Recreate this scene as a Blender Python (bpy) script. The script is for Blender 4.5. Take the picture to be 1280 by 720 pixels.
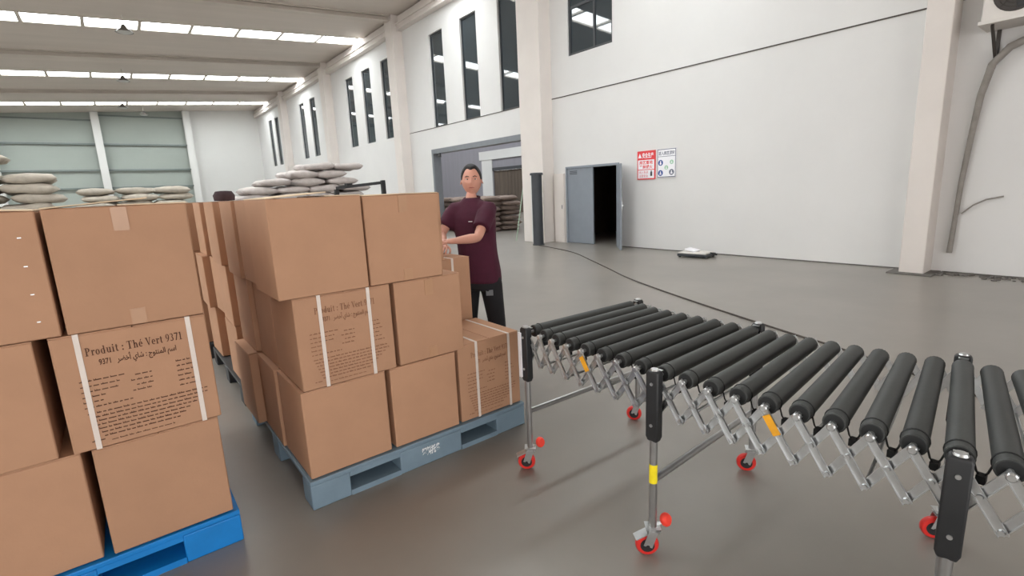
import bpy, bmesh, math, random
from mathutils import Vector, Matrix
random.seed(7)
C = bpy.context.scene
COL = C.collection
for o in list(bpy.data.objects):
    bpy.data.objects.remove(o)
PI = math.pi

# ------------------------------------------------------------------ camera
cam_d = bpy.data.cameras.new('camera')
cam = bpy.data.objects.new('camera', cam_d); COL.objects.link(cam)
F_PX, PITCH, ROLL, YAW = 624.37, 0.19705, -0.04488, 0.66215
fw = Vector((math.sin(YAW)*math.cos(PITCH), math.cos(YAW)*math.cos(PITCH), -math.sin(PITCH)))
r0 = Vector((math.cos(YAW), -math.sin(YAW), 0)); u0 = r0.cross(fw)
rt = r0*math.cos(ROLL) + u0*math.sin(ROLL); up = -r0*math.sin(ROLL) + u0*math.cos(ROLL)
cam.matrix_world = Matrix(((rt.x, up.x, -fw.x, 0), (rt.y, up.y, -fw.y, 0), (rt.z, up.z, -fw.z, 1.5), (0, 0, 0, 1)))
cam_d.sensor_width = 36; cam_d.lens = F_PX/1280*36; cam_d.clip_end = 300; cam_d.clip_start = 0.02
C.camera = cam

# ------------------------------------------------------------------ world, light, exposure
W = bpy.data.worlds.new('world'); C.world = W; W.use_nodes = True
W.node_tree.nodes['Background'].inputs[0].default_value = (1.0, 0.985, 0.97, 1)
W.node_tree.nodes['Background'].inputs[1].default_value = 3.2
SKYLIGHT = 12.5
C.view_settings.view_transform = 'Standard'; C.view_settings.look = 'None'
C.view_settings.gamma = 1; C.view_settings.use_curve_mapping = False
C.view_settings.exposure = 0.30

# ------------------------------------------------------------------ materials
def S(r, g, b):
    f = lambda c: (c/255/12.92) if c/255 <= 0.04045 else ((c/255+0.055)/1.055)**2.4
    return (f(r), f(g), f(b), 1)

def mat(name, col, rough=0.6, metal=0.0, var=0.0, scale=8.0, bump=0.0, bscale=60.0, spec=0.5, stretch=None, rand=0.0, dark=None, emit=0.0, rvar=0.0):
    m = bpy.data.materials.new(name); m.use_nodes = True
    nt = m.node_tree; b = nt.nodes['Principled BSDF']
    b.inputs['Base Color'].default_value = col
    b.inputs['Roughness'].default_value = rough; b.inputs['Metallic'].default_value = metal
    b.inputs['Specular IOR Level'].default_value = spec
    tc = nt.nodes.new('ShaderNodeTexCoord'); src = tc.outputs['Object']
    if stretch:
        mp = nt.nodes.new('ShaderNodeMapping'); mp.inputs['Scale'].default_value = stretch
        nt.links.new(src, mp.inputs[0]); src = mp.outputs[0]
    last = None
    if var > 0 or dark:
        n = nt.nodes.new('ShaderNodeTexNoise'); n.inputs['Scale'].default_value = scale; n.inputs['Detail'].default_value = 6; n.inputs['Roughness'].default_value = 0.6
        nt.links.new(src, n.inputs['Vector'])
        rmp = nt.nodes.new('ShaderNodeValToRGB')
        d = dark or tuple(c*(1-var) for c in col[:3])+(1,)
        l = tuple(min(1, c*(1+var)) for c in col[:3])+(1,)
        rmp.color_ramp.elements[0].color = d; rmp.color_ramp.elements[1].color = l
        rmp.color_ramp.elements[0].position = 0.3; rmp.color_ramp.elements[1].position = 0.7
        nt.links.new(n.outputs['Fac'], rmp.inputs[0]); last = rmp.outputs[0]
        if rvar:
            mr = nt.nodes.new('ShaderNodeMapRange'); mr.inputs['To Min'].default_value = rough-rvar; mr.inputs['To Max'].default_value = rough+rvar
            mr.inputs['From Min'].default_value = 0.3; mr.inputs['From Max'].default_value = 0.7
            nt.links.new(n.outputs['Fac'], mr.inputs[0]); nt.links.new(mr.outputs[0], b.inputs['Roughness'])
    if rand > 0:
        oi = nt.nodes.new('ShaderNodeObjectInfo'); hv = nt.nodes.new('ShaderNodeHueSaturation')
        mr = nt.nodes.new('ShaderNodeMapRange'); mr.inputs['To Min'].default_value = 1-rand; mr.inputs['To Max'].default_value = 1+rand
        nt.links.new(oi.outputs['Random'], mr.inputs[0]); nt.links.new(mr.outputs[0], hv.inputs['Value'])
        if last: nt.links.new(last, hv.inputs['Color'])
        else: hv.inputs['Color'].default_value = col
        last = hv.outputs[0]
    if last: nt.links.new(last, b.inputs['Base Color'])
    if bump > 0:
        n2 = nt.nodes.new('ShaderNodeTexNoise'); n2.inputs['Scale'].default_value = bscale; n2.inputs['Detail'].default_value = 4
        nt.links.new(src, n2.inputs['Vector'])
        bp = nt.nodes.new('ShaderNodeBump'); bp.inputs['Strength'].default_value = bump; bp.inputs['Distance'].default_value = 0.01
        nt.links.new(n2.outputs['Fac'], bp.inputs['Height']); nt.links.new(bp.outputs[0], b.inputs['Normal'])
    if emit:
        b.inputs['Emission Color'].default_value = col; b.inputs['Emission Strength'].default_value = emit
    return m

M = {}
M['floor'] = mat('floor_concrete', S(137, 131, 124), 0.34, var=0.14, scale=0.55, bump=0.05, bscale=14, rvar=0.08)
_b = M['floor'].node_tree.nodes['Principled BSDF']; _b.inputs['Coat Weight'].default_value = 1.0; _b.inputs['Coat Roughness'].default_value = 0.32; _b.inputs['Coat IOR'].default_value = 1.62; _b.inputs['Specular IOR Level'].default_value = 0.0
M['wall'] = mat('white_plaster', S(216, 214, 212), 0.85, var=0.03, scale=0.7, bump=0.05, bscale=40)
M['column'] = mat('column_paint', S(218, 210, 204), 0.8, var=0.04, scale=1.2)
M['ceiling'] = mat('ceiling_sheet', S(204, 194, 185), 0.7, var=0.05, scale=0.6, stretch=(0.3, 3, 1))
M['rafter'] = mat('rafter_paint', S(200, 191, 181), 0.7, var=0.04, scale=2)
M['skylight'] = mat('skylight_pane', (0.905, 0.965, 0.985, 1), 0.5, emit=SKYLIGHT)
M['far_green'] = mat('far_green_sheet', S(158, 165, 158), 0.7, var=0.04, scale=0.5)
M['far_white'] = mat('far_white_sheet', S(212, 211, 208), 0.8, var=0.02, scale=0.5)
M['girt'] = mat('girt_grey', S(118, 126, 124), 0.6, var=0.05, scale=3)
M['glass'] = mat('dark_window_glass', (0.038, 0.050, 0.058, 1), 0.03, spec=1.0)
M['frame_dark'] = mat('dark_frame', S(52, 54, 58), 0.45, var=0.08, scale=6)
M['frame_grey'] = mat('grey_frame', S(128, 131, 136), 0.45, metal=0.2, var=0.05, scale=6)
M['door_grey'] = mat('door_grey_paint', S(132, 138, 146), 0.5, var=0.05, scale=3)
M['hall_grey'] = mat('hall_grey', S(140, 137, 144), 0.8, var=0.05, scale=0.8, stretch=(1, 4, 0.3))
M['hall_brown'] = mat('hall_brown', S(92, 80, 70), 0.8, var=0.25, scale=1.2, stretch=(1, 3, 0.2))
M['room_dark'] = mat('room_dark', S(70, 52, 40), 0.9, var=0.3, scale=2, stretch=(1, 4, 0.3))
M['card'] = mat('cardboard', S(184, 142, 113), 0.75, var=0.045, scale=5, bump=0.06, bscale=90, rand=0.05, spec=0.3)
M['card_in'] = mat('cardboard_inside', S(222, 199, 168), 0.8, var=0.05, scale=6)
M['tape'] = mat('clear_tape', S(184, 142, 110), 0.28, var=0.04, scale=10)
M['strap'] = mat('white_strap', S(226, 214, 205), 0.4, var=0.04, scale=30)
M['ink'] = mat('print_ink', S(98, 66, 50), 0.8, var=0.2, scale=40)
M['ink_faded'] = mat('faded_ink', S(140, 99, 75), 0.8, var=0.15, scale=40)
M['pal_blue'] = mat('blue_plastic', S(8, 128, 208), 0.5, var=0.1, scale=6, bump=0.05)
M['pal_grey'] = mat('grey_blue_plastic', S(118, 139, 154), 0.55, var=0.1, scale=6, bump=0.05)
M['pal_dark'] = mat('dark_plastic', S(58, 60, 62), 0.6, var=0.1, scale=6)
M['white_print'] = mat('white_print', S(235, 238, 240), 0.6, var=0.05, scale=30)
M['rubber'] = mat('roller_rubber', S(60, 62, 61), 0.55, var=0.12, scale=7, bump=0.04, bscale=120, rand=0.18, stretch=(0.4, 1, 1), spec=0.45)
M['rubber_end'] = mat('black_rubber', S(28, 29, 30), 0.55, var=0.1, scale=20)
M['chrome'] = mat('zinc_steel', S(205, 207, 208), 0.28, metal=0.9, var=0.07, scale=25)
M['tube'] = mat('steel_tube', S(176, 176, 176), 0.3, metal=0.9, var=0.08, scale=12)
M['black'] = mat('black_plastic', S(33, 34, 36), 0.5, var=0.1, scale=15)
M['red'] = mat('red_polyurethane', S(214, 46, 40), 0.4, var=0.1, scale=20)
M['red_pad'] = mat('red_pedal_rubber', S(255, 70, 52), 0.5, var=0.06, scale=20)
M['yellow'] = mat('yellow_label', S(250, 226, 30), 0.5, var=0.05, scale=30)
M['orange'] = mat('orange_tag', S(238, 168, 36), 0.5, var=0.1, scale=30)
M['sack'] = mat('woven_sack', S(186, 177, 173), 0.85, var=0.12, scale=7, bump=0.5, bscale=20, rand=0.12)
M['sack_warm'] = mat('woven_sack_warm', S(178, 169, 156), 0.85, var=0.12, scale=9, bump=0.3, bscale=26, rand=0.1)
M['sack_brown'] = mat('woven_sack_brown', S(150, 132, 122), 0.85, var=0.12, scale=9, bump=0.3, bscale=26, rand=0.12)
M['skin'] = mat('skin', S(206, 150, 130), 0.55, var=0.05, scale=12)
M['hair'] = mat('black_hair', S(26, 22, 22), 0.6, var=0.3, scale=60, bump=0.5, bscale=180)
M['shirt'] = mat('maroon_cotton', S(68, 10, 38), 0.85, var=0.12, scale=10, bump=0.25, bscale=24)
M['shirt_dark'] = mat('maroon_rib', S(60, 10, 32), 0.85, var=0.12, scale=30)
M['pants'] = mat('black_cotton', S(24, 22, 26), 0.85, var=0.15, scale=10, bump=0.3, bscale=20)
M['shoe'] = mat('shoe_dark', S(46, 44, 46), 0.6, var=0.1, scale=12)
M['lip'] = mat('lip', S(168, 96, 88), 0.5, var=0.05, scale=12)
M['eye_white'] = mat('eye_white', S(220, 214, 208), 0.3, var=0.02, scale=12)
M['iris'] = mat('dark_iris', S(36, 24, 20), 0.2, var=0.05, scale=12)
M['bollard'] = mat('bollard_grey', S(58, 61, 66), 0.5, var=0.1, scale=5)
M['sign_red'] = mat('sign_red', S(222, 62, 66), 0.5, var=0.04, scale=8)
M['sign_white'] = mat('sign_white', S(238, 236, 240), 0.5, var=0.02, scale=8)
M['sign_blue'] = mat('sign_blue', S(52, 84, 150), 0.5, var=0.05, scale=8)
M['sign_grey'] = mat('sign_grey', S(104, 108, 124), 0.5, var=0.05, scale=8)
M['sign_green'] = mat('sign_green', S(150, 196, 162), 0.5, var=0.05, scale=8)
M['ac'] = mat('ac_casing', S(214, 208, 202), 0.55, var=0.04, scale=4)
M['ac_dark'] = mat('ac_fan_dark', S(58, 52, 48), 0.6, var=0.1, scale=8)
M['hose'] = mat('pipe_wrap', S(140, 134, 128), 0.8, var=0.12, scale=12)
M['dirt'] = mat('dirt_joint', S(104, 100, 96), 0.9, var=0.2, scale=5)
M['cable'] = mat('dark_cable', S(74, 66, 60), 0.7, var=0.1, scale=5)
M['stick'] = mat('pale_green_handle', S(160, 182, 160), 0.5, var=0.06, scale=8)
M['lamp'] = mat('lamp_shade', S(120, 116, 112), 0.4, metal=0.5, var=0.06, scale=8)
M['lamp_lens'] = mat('lamp_lens', S(200, 200, 196), 0.4, var=0.03, scale=8)
M['bundle'] = mat('dark_cloth', S(62, 48, 52), 0.9, var=0.2, scale=20)

# ------------------------------------------------------------------ mesh helpers
class MB:
    def __init__(s): s.v = []; s.f = []
    def add(s, vs, fs):
        n = len(s.v); s.v += [tuple(v) for v in vs]; s.f += [tuple(i+n for i in f) for f in fs]; return s
    def box(s, x0, x1, y0, y1, z0, z1, m=None):
        vs = [Vector((x, y, z)) for z in (z0, z1) for y in (y0, y1) for x in (x0, x1)]
        if m: vs = [m @ v for v in vs]
        return s.add(vs, [(0, 2, 3, 1), (4, 5, 7, 6), (0, 1, 5, 4), (2, 6, 7, 3), (0, 4, 6, 2), (1, 3, 7, 5)])
    def cyl(s, a, b, ra, rb=None, n=16, cap=True):
        a = Vector(a); b = Vector(b); rb = ra if rb is None else rb
        d = (b-a).normalized(); t = Vector((0, 0, 1)) if abs(d.z) < 0.9 else Vector((1, 0, 0))
        p = d.cross(t).normalized(); q = d.cross(p)
        vs = [c + (p*math.cos(2*PI*i/n) + q*math.sin(2*PI*i/n))*r for c, r in ((a, ra), (b, rb)) for i in range(n)]
        fs = [(i, (i+1) % n, n+(i+1) % n, n+i) for i in range(n)]
        if cap: fs += [tuple(range(n))[::-1], tuple(range(n, 2*n))]
        return s.add(vs, fs)
    def tube(s, pts, r, n=8):
        pts = [Vector(p) for p in pts]; vs = []; fs = []
        pp = None
        for i, p in enumerate(pts):
            d = (pts[min(i+1, len(pts)-1)] - pts[max(i-1, 0)]).normalized()
            if pp is None:
                t = Vector((0, 0, 1)) if abs(d.z) < 0.9 else Vector((1, 0, 0)); pp = d.cross(t).normalized()
            else: pp = (pp - d*pp.dot(d)).normalized()
            q = d.cross(pp); rr = r[i] if isinstance(r, (list, tuple)) else r
            vs += [p + (pp*math.cos(2*PI*k/n) + q*math.sin(2*PI*k/n))*rr for k in range(n)]
        for i in range(len(pts)-1):
            fs += [(i*n+k, i*n+(k+1) % n, (i+1)*n+(k+1) % n, (i+1)*n+k) for k in range(n)]
        L = (len(pts)-1)*n
        fs += [tuple(range(n))[::-1], tuple(range(L, L+n))]
        return s.add(vs, fs)
    def bar(s, a, b, w, t, nrm):
        # flat bar from a to b, width w, thickness t along nrm
        a = Vector(a); b = Vector(b); nrm = Vector(nrm).normalized(); d = (b-a).normalized(); q = d.cross(nrm)
        vs = [c + q*sw*w/2 + nrm*st*t/2 for c in (a, b) for sw, st in ((-1, -1), (1, -1), (1, 1), (-1, 1))]
        return s.add(vs, [(0, 1, 2, 3), (7, 6, 5, 4), (0, 4, 5, 1), (1, 5, 6, 2), (2, 6, 7, 3), (3, 7, 4, 0)])
    def lathe(s, prof, n=20, m=None):
        vs = []; fs = []
        for r, z in prof:
            for k in range(n):
                v = Vector((r*math.cos(2*PI*k/n), r*math.sin(2*PI*k/n), z)); vs.append(m @ v if m else v)
        for i in range(len(prof)-1):
            fs += [(i*n+k, i*n+(k+1) % n, (i+1)*n+(k+1) % n, (i+1)*n+k) for k in range(n)]
        L = (len(prof)-1)*n
        fs += [tuple(range(n))[::-1], tuple(range(L, L+n))]
        return s.add(vs, fs)
    def torus(s, c, ax, R, r, n=20, k=6):
        ax = Vector(ax).normalized(); t = Vector((0, 0, 1)) if abs(ax.z) < 0.9 else Vector((1, 0, 0))
        p = ax.cross(t).normalized(); q = ax.cross(p); c = Vector(c); vs = []; fs = []
        for i in range(n):
            e = p*math.cos(2*PI*i/n) + q*math.sin(2*PI*i/n)
            for j in range(k): vs.append(c + e*(R + r*math.cos(2*PI*j/k)) + ax*r*math.sin(2*PI*j/k))
        for i in range(n):
            for j in range(k):
                fs.append((i*k+j, i*k+(j+1) % k, ((i+1) % n)*k+(j+1) % k, ((i+1) % n)*k+j))
        return s.add(vs, fs)
    def build(s, name, m, parent=None, smooth=False, bevel=0.0, seg=2, loc=None):
        me = bpy.data.meshes.new(name); me.from_pydata(s.v, [], s.f)
        bm = bmesh.new(); bm.from_mesh(me); bmesh.ops.recalc_face_normals(bm, faces=bm.faces); bm.to_mesh(me); bm.free()
        me.update()
        me.materials.append(M[m] if isinstance(m, str) else m)
        o = bpy.data.objects.new(name, me); COL.objects.link(o)
        if parent: o.parent = parent
        if loc: o.location = loc
        if smooth:
            for p in me.polygons: p.use_smooth = True
            me.set_sharp_from_angle(angle=math.radians(40))
        if bevel:
            b = o.modifiers.new('bevel', 'BEVEL'); b.width = bevel; b.segments = seg; b.limit_method = 'ANGLE'; b.angle_limit = math.radians(40)
            for p in me.polygons: p.use_smooth = True
            me.set_sharp_from_angle(angle=math.radians(60))
        return o

def tag(o, label, cat, group=None, kind=None):
    o['label'] = label; o['category'] = cat
    if group: o['group'] = group
    if kind: o['kind'] = kind
    return o

def empty(name, loc, rz=0, label=None, cat=None, group=None):
    o = bpy.data.objects.new(name, None); COL.objects.link(o); o.location = loc; o.rotation_euler = (0, 0, rz); o.empty_display_size = 0.1
    if label: tag(o, label, cat, group)
    return o

def struct(o, label=None):
    o['kind'] = 'structure'
    if label: o['label'] = label
    return o

def text_geo(s, size, bold=0.0, align='LEFT', extr=0.0):
    cu = bpy.data.curves.new('t', 'FONT'); cu.body = s; cu.size = size; cu.align_x = align; cu.offset = bold; cu.resolution_u = 3
    o = bpy.data.objects.new('t', cu); COL.objects.link(o)
    bpy.context.view_layer.update()
    dg = bpy.context.evaluated_depsgraph_get(); ev = o.evaluated_get(dg); me = ev.to_mesh()
    vs = [v.co.copy() for v in me.vertices]; fs = [tuple(p.vertices) for p in me.polygons]
    ev.to_mesh_clear(); bpy.data.objects.remove(o); bpy.data.curves.remove(cu)
    return vs, fs

def add_text(mb, s, size, m, bold=0.0, align='LEFT', fit=None):
    vs, fs = text_geo(s, size, bold, align)
    if fit and vs:
        x0 = min(v.x for v in vs); x1 = max(v.x for v in vs); k = fit/(x1-x0)
        vs = [Vector(((v.x-x0)*k, v.y, v.z)) for v in vs]
    mb.add([m @ v for v in vs], fs)

# ------------------------------------------------------------------ structure
XW = 9.49
def zroof(x): return 7.95 - 0.065*(XW-x)

mb = MB(); mb.box(-24, 22, -8, 46, -0.2, 0); struct(mb.build('floor', 'floor'))

def wall_x(name, x0, x1, ya, yb, za, zb, holes, m):
    ys = sorted({ya, yb} | {h[0] for h in holes} | {h[1] for h in holes}); zs = sorted({za, zb} | {h[2] for h in holes} | {h[3] for h in holes})
    mb = MB()
    for i in range(len(ys)-1):
        j = 0
        while j < len(zs)-1:
            cy = (ys[i]+ys[i+1])/2
            inh = lambda j: any(h[0] < cy < h[1] and h[2] < (zs[j]+zs[j+1])/2 < h[3] for h in holes)
            if inh(j): j += 1; continue
            k = j
            while k+1 < len(zs)-1 and not inh(k+1): k += 1
            mb.box(x0, x1, ys[i], ys[i+1], zs[j], zs[k+1]); j = k+1
    return struct(mb.build(name, m))

slits = [15.8, 13.83, 11.85, 23.75, 21.8, 19.8, 31.2, 29.2, 27.2, 38.45, 36.8, 35.2]
holes = [(y-0.45, y+0.45, 3.74, 6.8) for y in slits]
OPEN = (11.02, 16.55, 0.0, 3.0); holes.append(OPEN)
DOOR = (7.87, 9.64, 0.0, 1.98); holes.append(DOOR)
OFF = (8.07, 9.49, 4.65, 6.8); holes.append(OFF)
wall_x('wall_right', XW, XW+0.25, -8, 42, 0, 8.1, holes, 'wall')

# ceiling: strips of sheet between the roof lights, following the roof slope
SKY_Y = [6.0, 14.0, 22.0, 30.4, 38.5]
def slope_box(mb, x0, x1, y0, y1, dz0, dz1):
    vs = []
    for dz in (dz0, dz1):
        for y in (y0, y1):
            for x in (x0, x1): vs.append((x, y, zroof(x)+dz))
    mb.add(vs, [(0, 2, 3, 1), (4, 5, 7, 6), (0, 1, 5, 4), (2, 6, 7, 3), (0, 4, 6, 2), (1, 3, 7, 5)])
ceil_mb = MB(); edges = [-8] + [e for y in SKY_Y for e in (y-0.52, y+0.52)] + [42]
for i in range(0, len(edges), 2): slope_box(ceil_mb, -24, XW, edges[i], edges[i+1], 0, 0.12)
ceiling = struct(ceil_mb.build('ceiling', 'ceiling'))
for y in (2.2, 10.4, 18.4, 26.3, 34.3):
    r = MB(); slope_box(r, -24, XW, y-0.15, y+0.15, -0.035, 0); slope_box(r, -24, XW, y-0.02, y+0.02, -0.16, -0.03); slope_box(r, -24, XW, y-0.15, y+0.15, -0.19, -0.16)
    r.build('rafter', 'rafter', ceiling)
order = ['above the conveyor', 'above the big doorway', 'nearest of the three lit strips in view', 'middle of the three lit strips in view', 'farthest of the three lit strips in view']
for k, y in enumerate(SKY_Y):
    t = empty('skylight', (0, y, 7.3), 0, 'long bluish white roof light strip, ' + order[k], 'skylight', 'roof light strips')
    xs = [9.20 - 1.5*j for j in range(23)]
    for j in range(len(xs)-1):
        p = MB(); slope_box(p, xs[j+1]+0.05, xs[j]-0.05 if j else xs[j], -0.5, 0.5, 0.05-7.3, 0.07-7.3); p.build('pane', 'skylight', t)
        q = MB(); slope_box(q, xs[j+1]-0.05, xs[j+1]+0.05, -0.56, 0.56, -0.03-7.3, 0.05-7.3); q.build('purlin', 'rafter', t)
    c = MB()
    for s in (-1, 1): slope_box(c, -23.5, 9.2, s*0.52-0.03, s*0.52+0.03, -0.02-7.3, 0.08-7.3)
    c.build('curb', 'rafter', t)

# columns and eave beam along the right wall
for n, (ya, yb) in enumerate([(1.93, 2.23), (10.11, 10.98), (18.15, 18.75), (26.0, 26.6), (34.0, 34.6)]):
    c = MB(); c.box(XW-0.40, XW+0.01, ya, yb, 0, 7.93)
    o = struct(c.build('column', 'column', bevel=0.012), ['slim pale column standing by the outdoor unit', 'wide white column between the big doorway and the grey door', 'column beyond the big doorway', 'third column along the windows', 'farthest column along the windows'][n])
    if n == 0:
        b = MB(); b.box(XW-0.52, XW, ya-0.12, yb+0.12, 0, 0.02); b.build('base_plate', 'dirt', o)
spans = [(-8, 1.93), (2.23, 10.11), (10.98, 18.15), (18.75, 26.0), (26.6, 34.0), (34.6, 42)]
tr = MB()
for a, b in spans:
    tr.box(XW-0.20, XW, a, b, 7.43, 7.60); tr.box(XW-0.26, XW, a, b, 7.60, 7.64); tr.box(XW-0.24, XW, a, b, 7.40, 7.43); tr.box(XW-0.14, XW, a, b, 7.64, 7.9)
    tr.box(XW-0.215, XW, a, b, 7.50, 7.53)
struct(tr.build('trim_1', 'column'))
t2 = MB()
for a, b in [(-8, 1.93), (2.23, 10.11), (10.98, 18.15)]: t2.box(XW-0.012, XW, a, b, 3.725, 3.745)
struct(t2.build('trim_2', 'cable'), 'thin dark line of cable along the wall under the windows')
for n, (a, b) in enumerate([(-8, 1.8), (2.35, 7.8)]):
    bb = MB(); bb.box(XW-0.010, XW, a, b, 0, 0.02); struct(bb.build('baseboard_right' if n == 0 else 'baseboard_right', 'dirt'))

# slit windows, each with frame and pane
for n, y in enumerate(slits):
    w = MB()
    for a, b, c, d in ((y-0.45, y-0.41, 3.74, 6.8), (y+0.41, y+0.45, 3.74, 6.8), (y-0.41, y+0.41, 3.74, 3.79), (y-0.41, y+0.41, 6.75, 6.8)): w.box(XW+0.06, XW+0.12, a, b, c, d)
    f = struct(w.build('window_%d' % (n+1), 'frame_dark'))
    g = MB(); g.box(XW+0.085, XW+0.095, y-0.41, y+0.41, 3.79, 6.75); g.build('pane', 'glass', f)
w = MB(); y0, y1, z0, z1 = OFF
for a, b, c, d in ((y0, y0+0.06, z0, z1), (y1-0.06, y1, z0, z1), (y0+0.06, y1-0.06, z0, z0+0.06), (y0+0.06, y1-0.06, z1-0.06, z1)): w.box(XW+0.04, XW+0.12, a, b, c, d)
f = struct(w.build('window_13', 'frame_dark'), 'office window high above the grey door')
g = MB(); g.box(XW+0.05, XW+0.11, 8.63, 8.69, z0+0.06, z1-0.06); g.build('mullion', 'frame_dark', f)
g = MB(); g.box(XW+0.05, XW+0.11, 8.69, y1-0.06, 5.72, 5.78); g.build('transom', 'frame_dark', f)
for a, b, c, d in ((y0+0.06, 8.63, z0+0.06, z1-0.06), (8.69, y1-0.06, z0+0.06, 5.72), (8.69, y1-0.06, 5.78, z1-0.06)):
    g = MB(); g.box(XW+0.075, XW+0.085, a, b, c, d); g.build('pane', 'glass', f)

# big doorway frame
d = MB(); a, b = OPEN[0], OPEN[1]
d.box(XW-0.03, XW+0.28, b-0.12, b, 0, 3.0); d.box(XW-0.03, XW+0.28, a, a+0.03, 0, 3.0); d.box(XW-0.03, XW+0.28, a+0.03, b-0.12, 2.84, 3.0)
o = struct(d.build('door_1', 'frame_grey'), 'grey steel frame of the wide open doorway')
l = MB(); l.cyl((XW-0.02, 16.0, 2.84), (XW-0.02, 16.0, 2.7), 0.04, 0.06, 12); l.build('door_stop', 'black', o)

# grey double door
f = MB(); a, b, zt = DOOR[0], DOOR[1], DOOR[3]
f.box(XW-0.03, XW+0.26, a, a+0.05, 0, zt); f.box(XW-0.03, XW+0.26, b-0.05, b, 0, zt); f.box(XW-0.03, XW+0.26, a+0.05, b-0.05, zt-0.05, zt)
fr = struct(f.build('door_2', 'door_grey'), 'grey steel double door with one leaf standing open')
lf = MB(); lf.box(XW+0.0, XW+0.045, 8.71, b-0.05, 0.01, zt-0.05); leaf = lf.build('closed_leaf', 'door_grey', fr, bevel=0.004)
vt = MB()
for k in range(3): vt.box(XW-0.008, XW+0.001, 9.25, 9.5, 1.78+k*0.035, 1.795+k*0.035)
vt.build('vent_slat', 'frame_dark', leaf)
ang = math.atan2(-7.92, -9.45) + 0.10
Lm = Matrix.Translation((XW-0.03, a+0.04, 0)) @ Matrix.Rotation(ang, 4, 'Z')
lf = MB(); lf.box(0, 0.80, -0.02, 0.02, 0.01, zt-0.05, Lm); leaf2 = lf.build('open_leaf', 'door_grey', fr, bevel=0.004)
h = MB(); h.box(0.70, 0.76, 0.02, 0.03, 0.92, 1.10, Lm); h.box(0.62, 0.74, 0.05, 0.065, 1.0, 1.02, Lm); h.box(0.725, 0.74, 0.03, 0.06, 1.0, 1.02, Lm); h.build('handle', 'chrome', leaf2)

# dark room behind the double door
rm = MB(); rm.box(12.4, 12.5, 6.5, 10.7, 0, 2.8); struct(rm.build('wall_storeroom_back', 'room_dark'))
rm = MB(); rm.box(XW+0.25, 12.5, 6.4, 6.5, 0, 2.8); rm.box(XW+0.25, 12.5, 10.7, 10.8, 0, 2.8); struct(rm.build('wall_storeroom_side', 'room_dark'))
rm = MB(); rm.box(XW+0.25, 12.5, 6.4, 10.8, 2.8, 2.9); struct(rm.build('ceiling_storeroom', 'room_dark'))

# neighbouring hall seen through the big doorway
hw = wall_x('wall_hall_far', 20.0, 20.2, 10.8, 46, 0, 7.2, [(23.4, 27.1, 0, 2.86)], 'hall_grey')
b = MB(); b.box(19.9, 20.0, 22.0, 28.5, 3.40, 3.95); b.build('white_band', 'wall', hw)
b = MB(); b.box(19.94, 20.0, 27.15, 28.3, 0, 3.40); b.build('pilaster', 'wall', hw)
b = MB(); b.box(19.94, 20.02, 23.4, 27.1, 2.66, 2.86); b.build('lintel', 'frame_dark', hw)
dd = MB()
for k in range(12): dd.box(20.05, 20.09, 23.4+k*0.3085, 23.4+k*0.3085+0.29, 0.02, 2.66)
for k in range(12):
    p = MB(); p.box(20.05, 20.09+0.01*(k % 2), 23.4+k*0.3085, 23.4+k*0.3085+0.295, 0.0, 2.66)
    if k == 0: door3 = struct(p.build('door_3', 'hall_brown'), 'brown plank door of the neighbouring hall')
    else: p.build('plank', 'hall_brown', door3)
b = MB(); b.box(XW+0.25, 20.2, 45.9, 46, 0, 7.2); struct(b.build('wall_hall_back', 'hall_grey'))
b = MB(); b.box(12.5, 20.2, 10.7, 10.8, 0, 7.2); b.box(XW+0.25, 12.5, 10.7, 10.8, 2.9, 7.2); struct(b.build('wall_hall_front', 'hall_grey'))
b = MB(); b.box(XW+0.25, 20.2, 10.7, 46, 7.2, 7.3); struct(b.build('ceiling_hall', 'ceiling'))
for k, y in enumerate((14, 19, 24, 29, 34)):  # glowing strips added out of view to brighten the neighbouring hall
    t = empty('skylight', (14.8, y, 7.16), 0, 'added unseen light strip over the neighbouring hall, ' + ('nearest', 'second', 'third', 'fourth', 'farthest')[k] + ' one', 'skylight', 'added unseen light strips of the hall next door')
    p = MB(); p.box(-2.8, 2.8, -0.5, 0.5, -0.02, 0.0); p.build('pane', 'skylight', t)
    p = MB(); p.box(-2.9, 2.9, -0.56, -0.5, -0.03, 0.03); p.box(-2.9, 2.9, 0.5, 0.56, -0.03, 0.03); p.build('curb', 'rafter', t)

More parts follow.
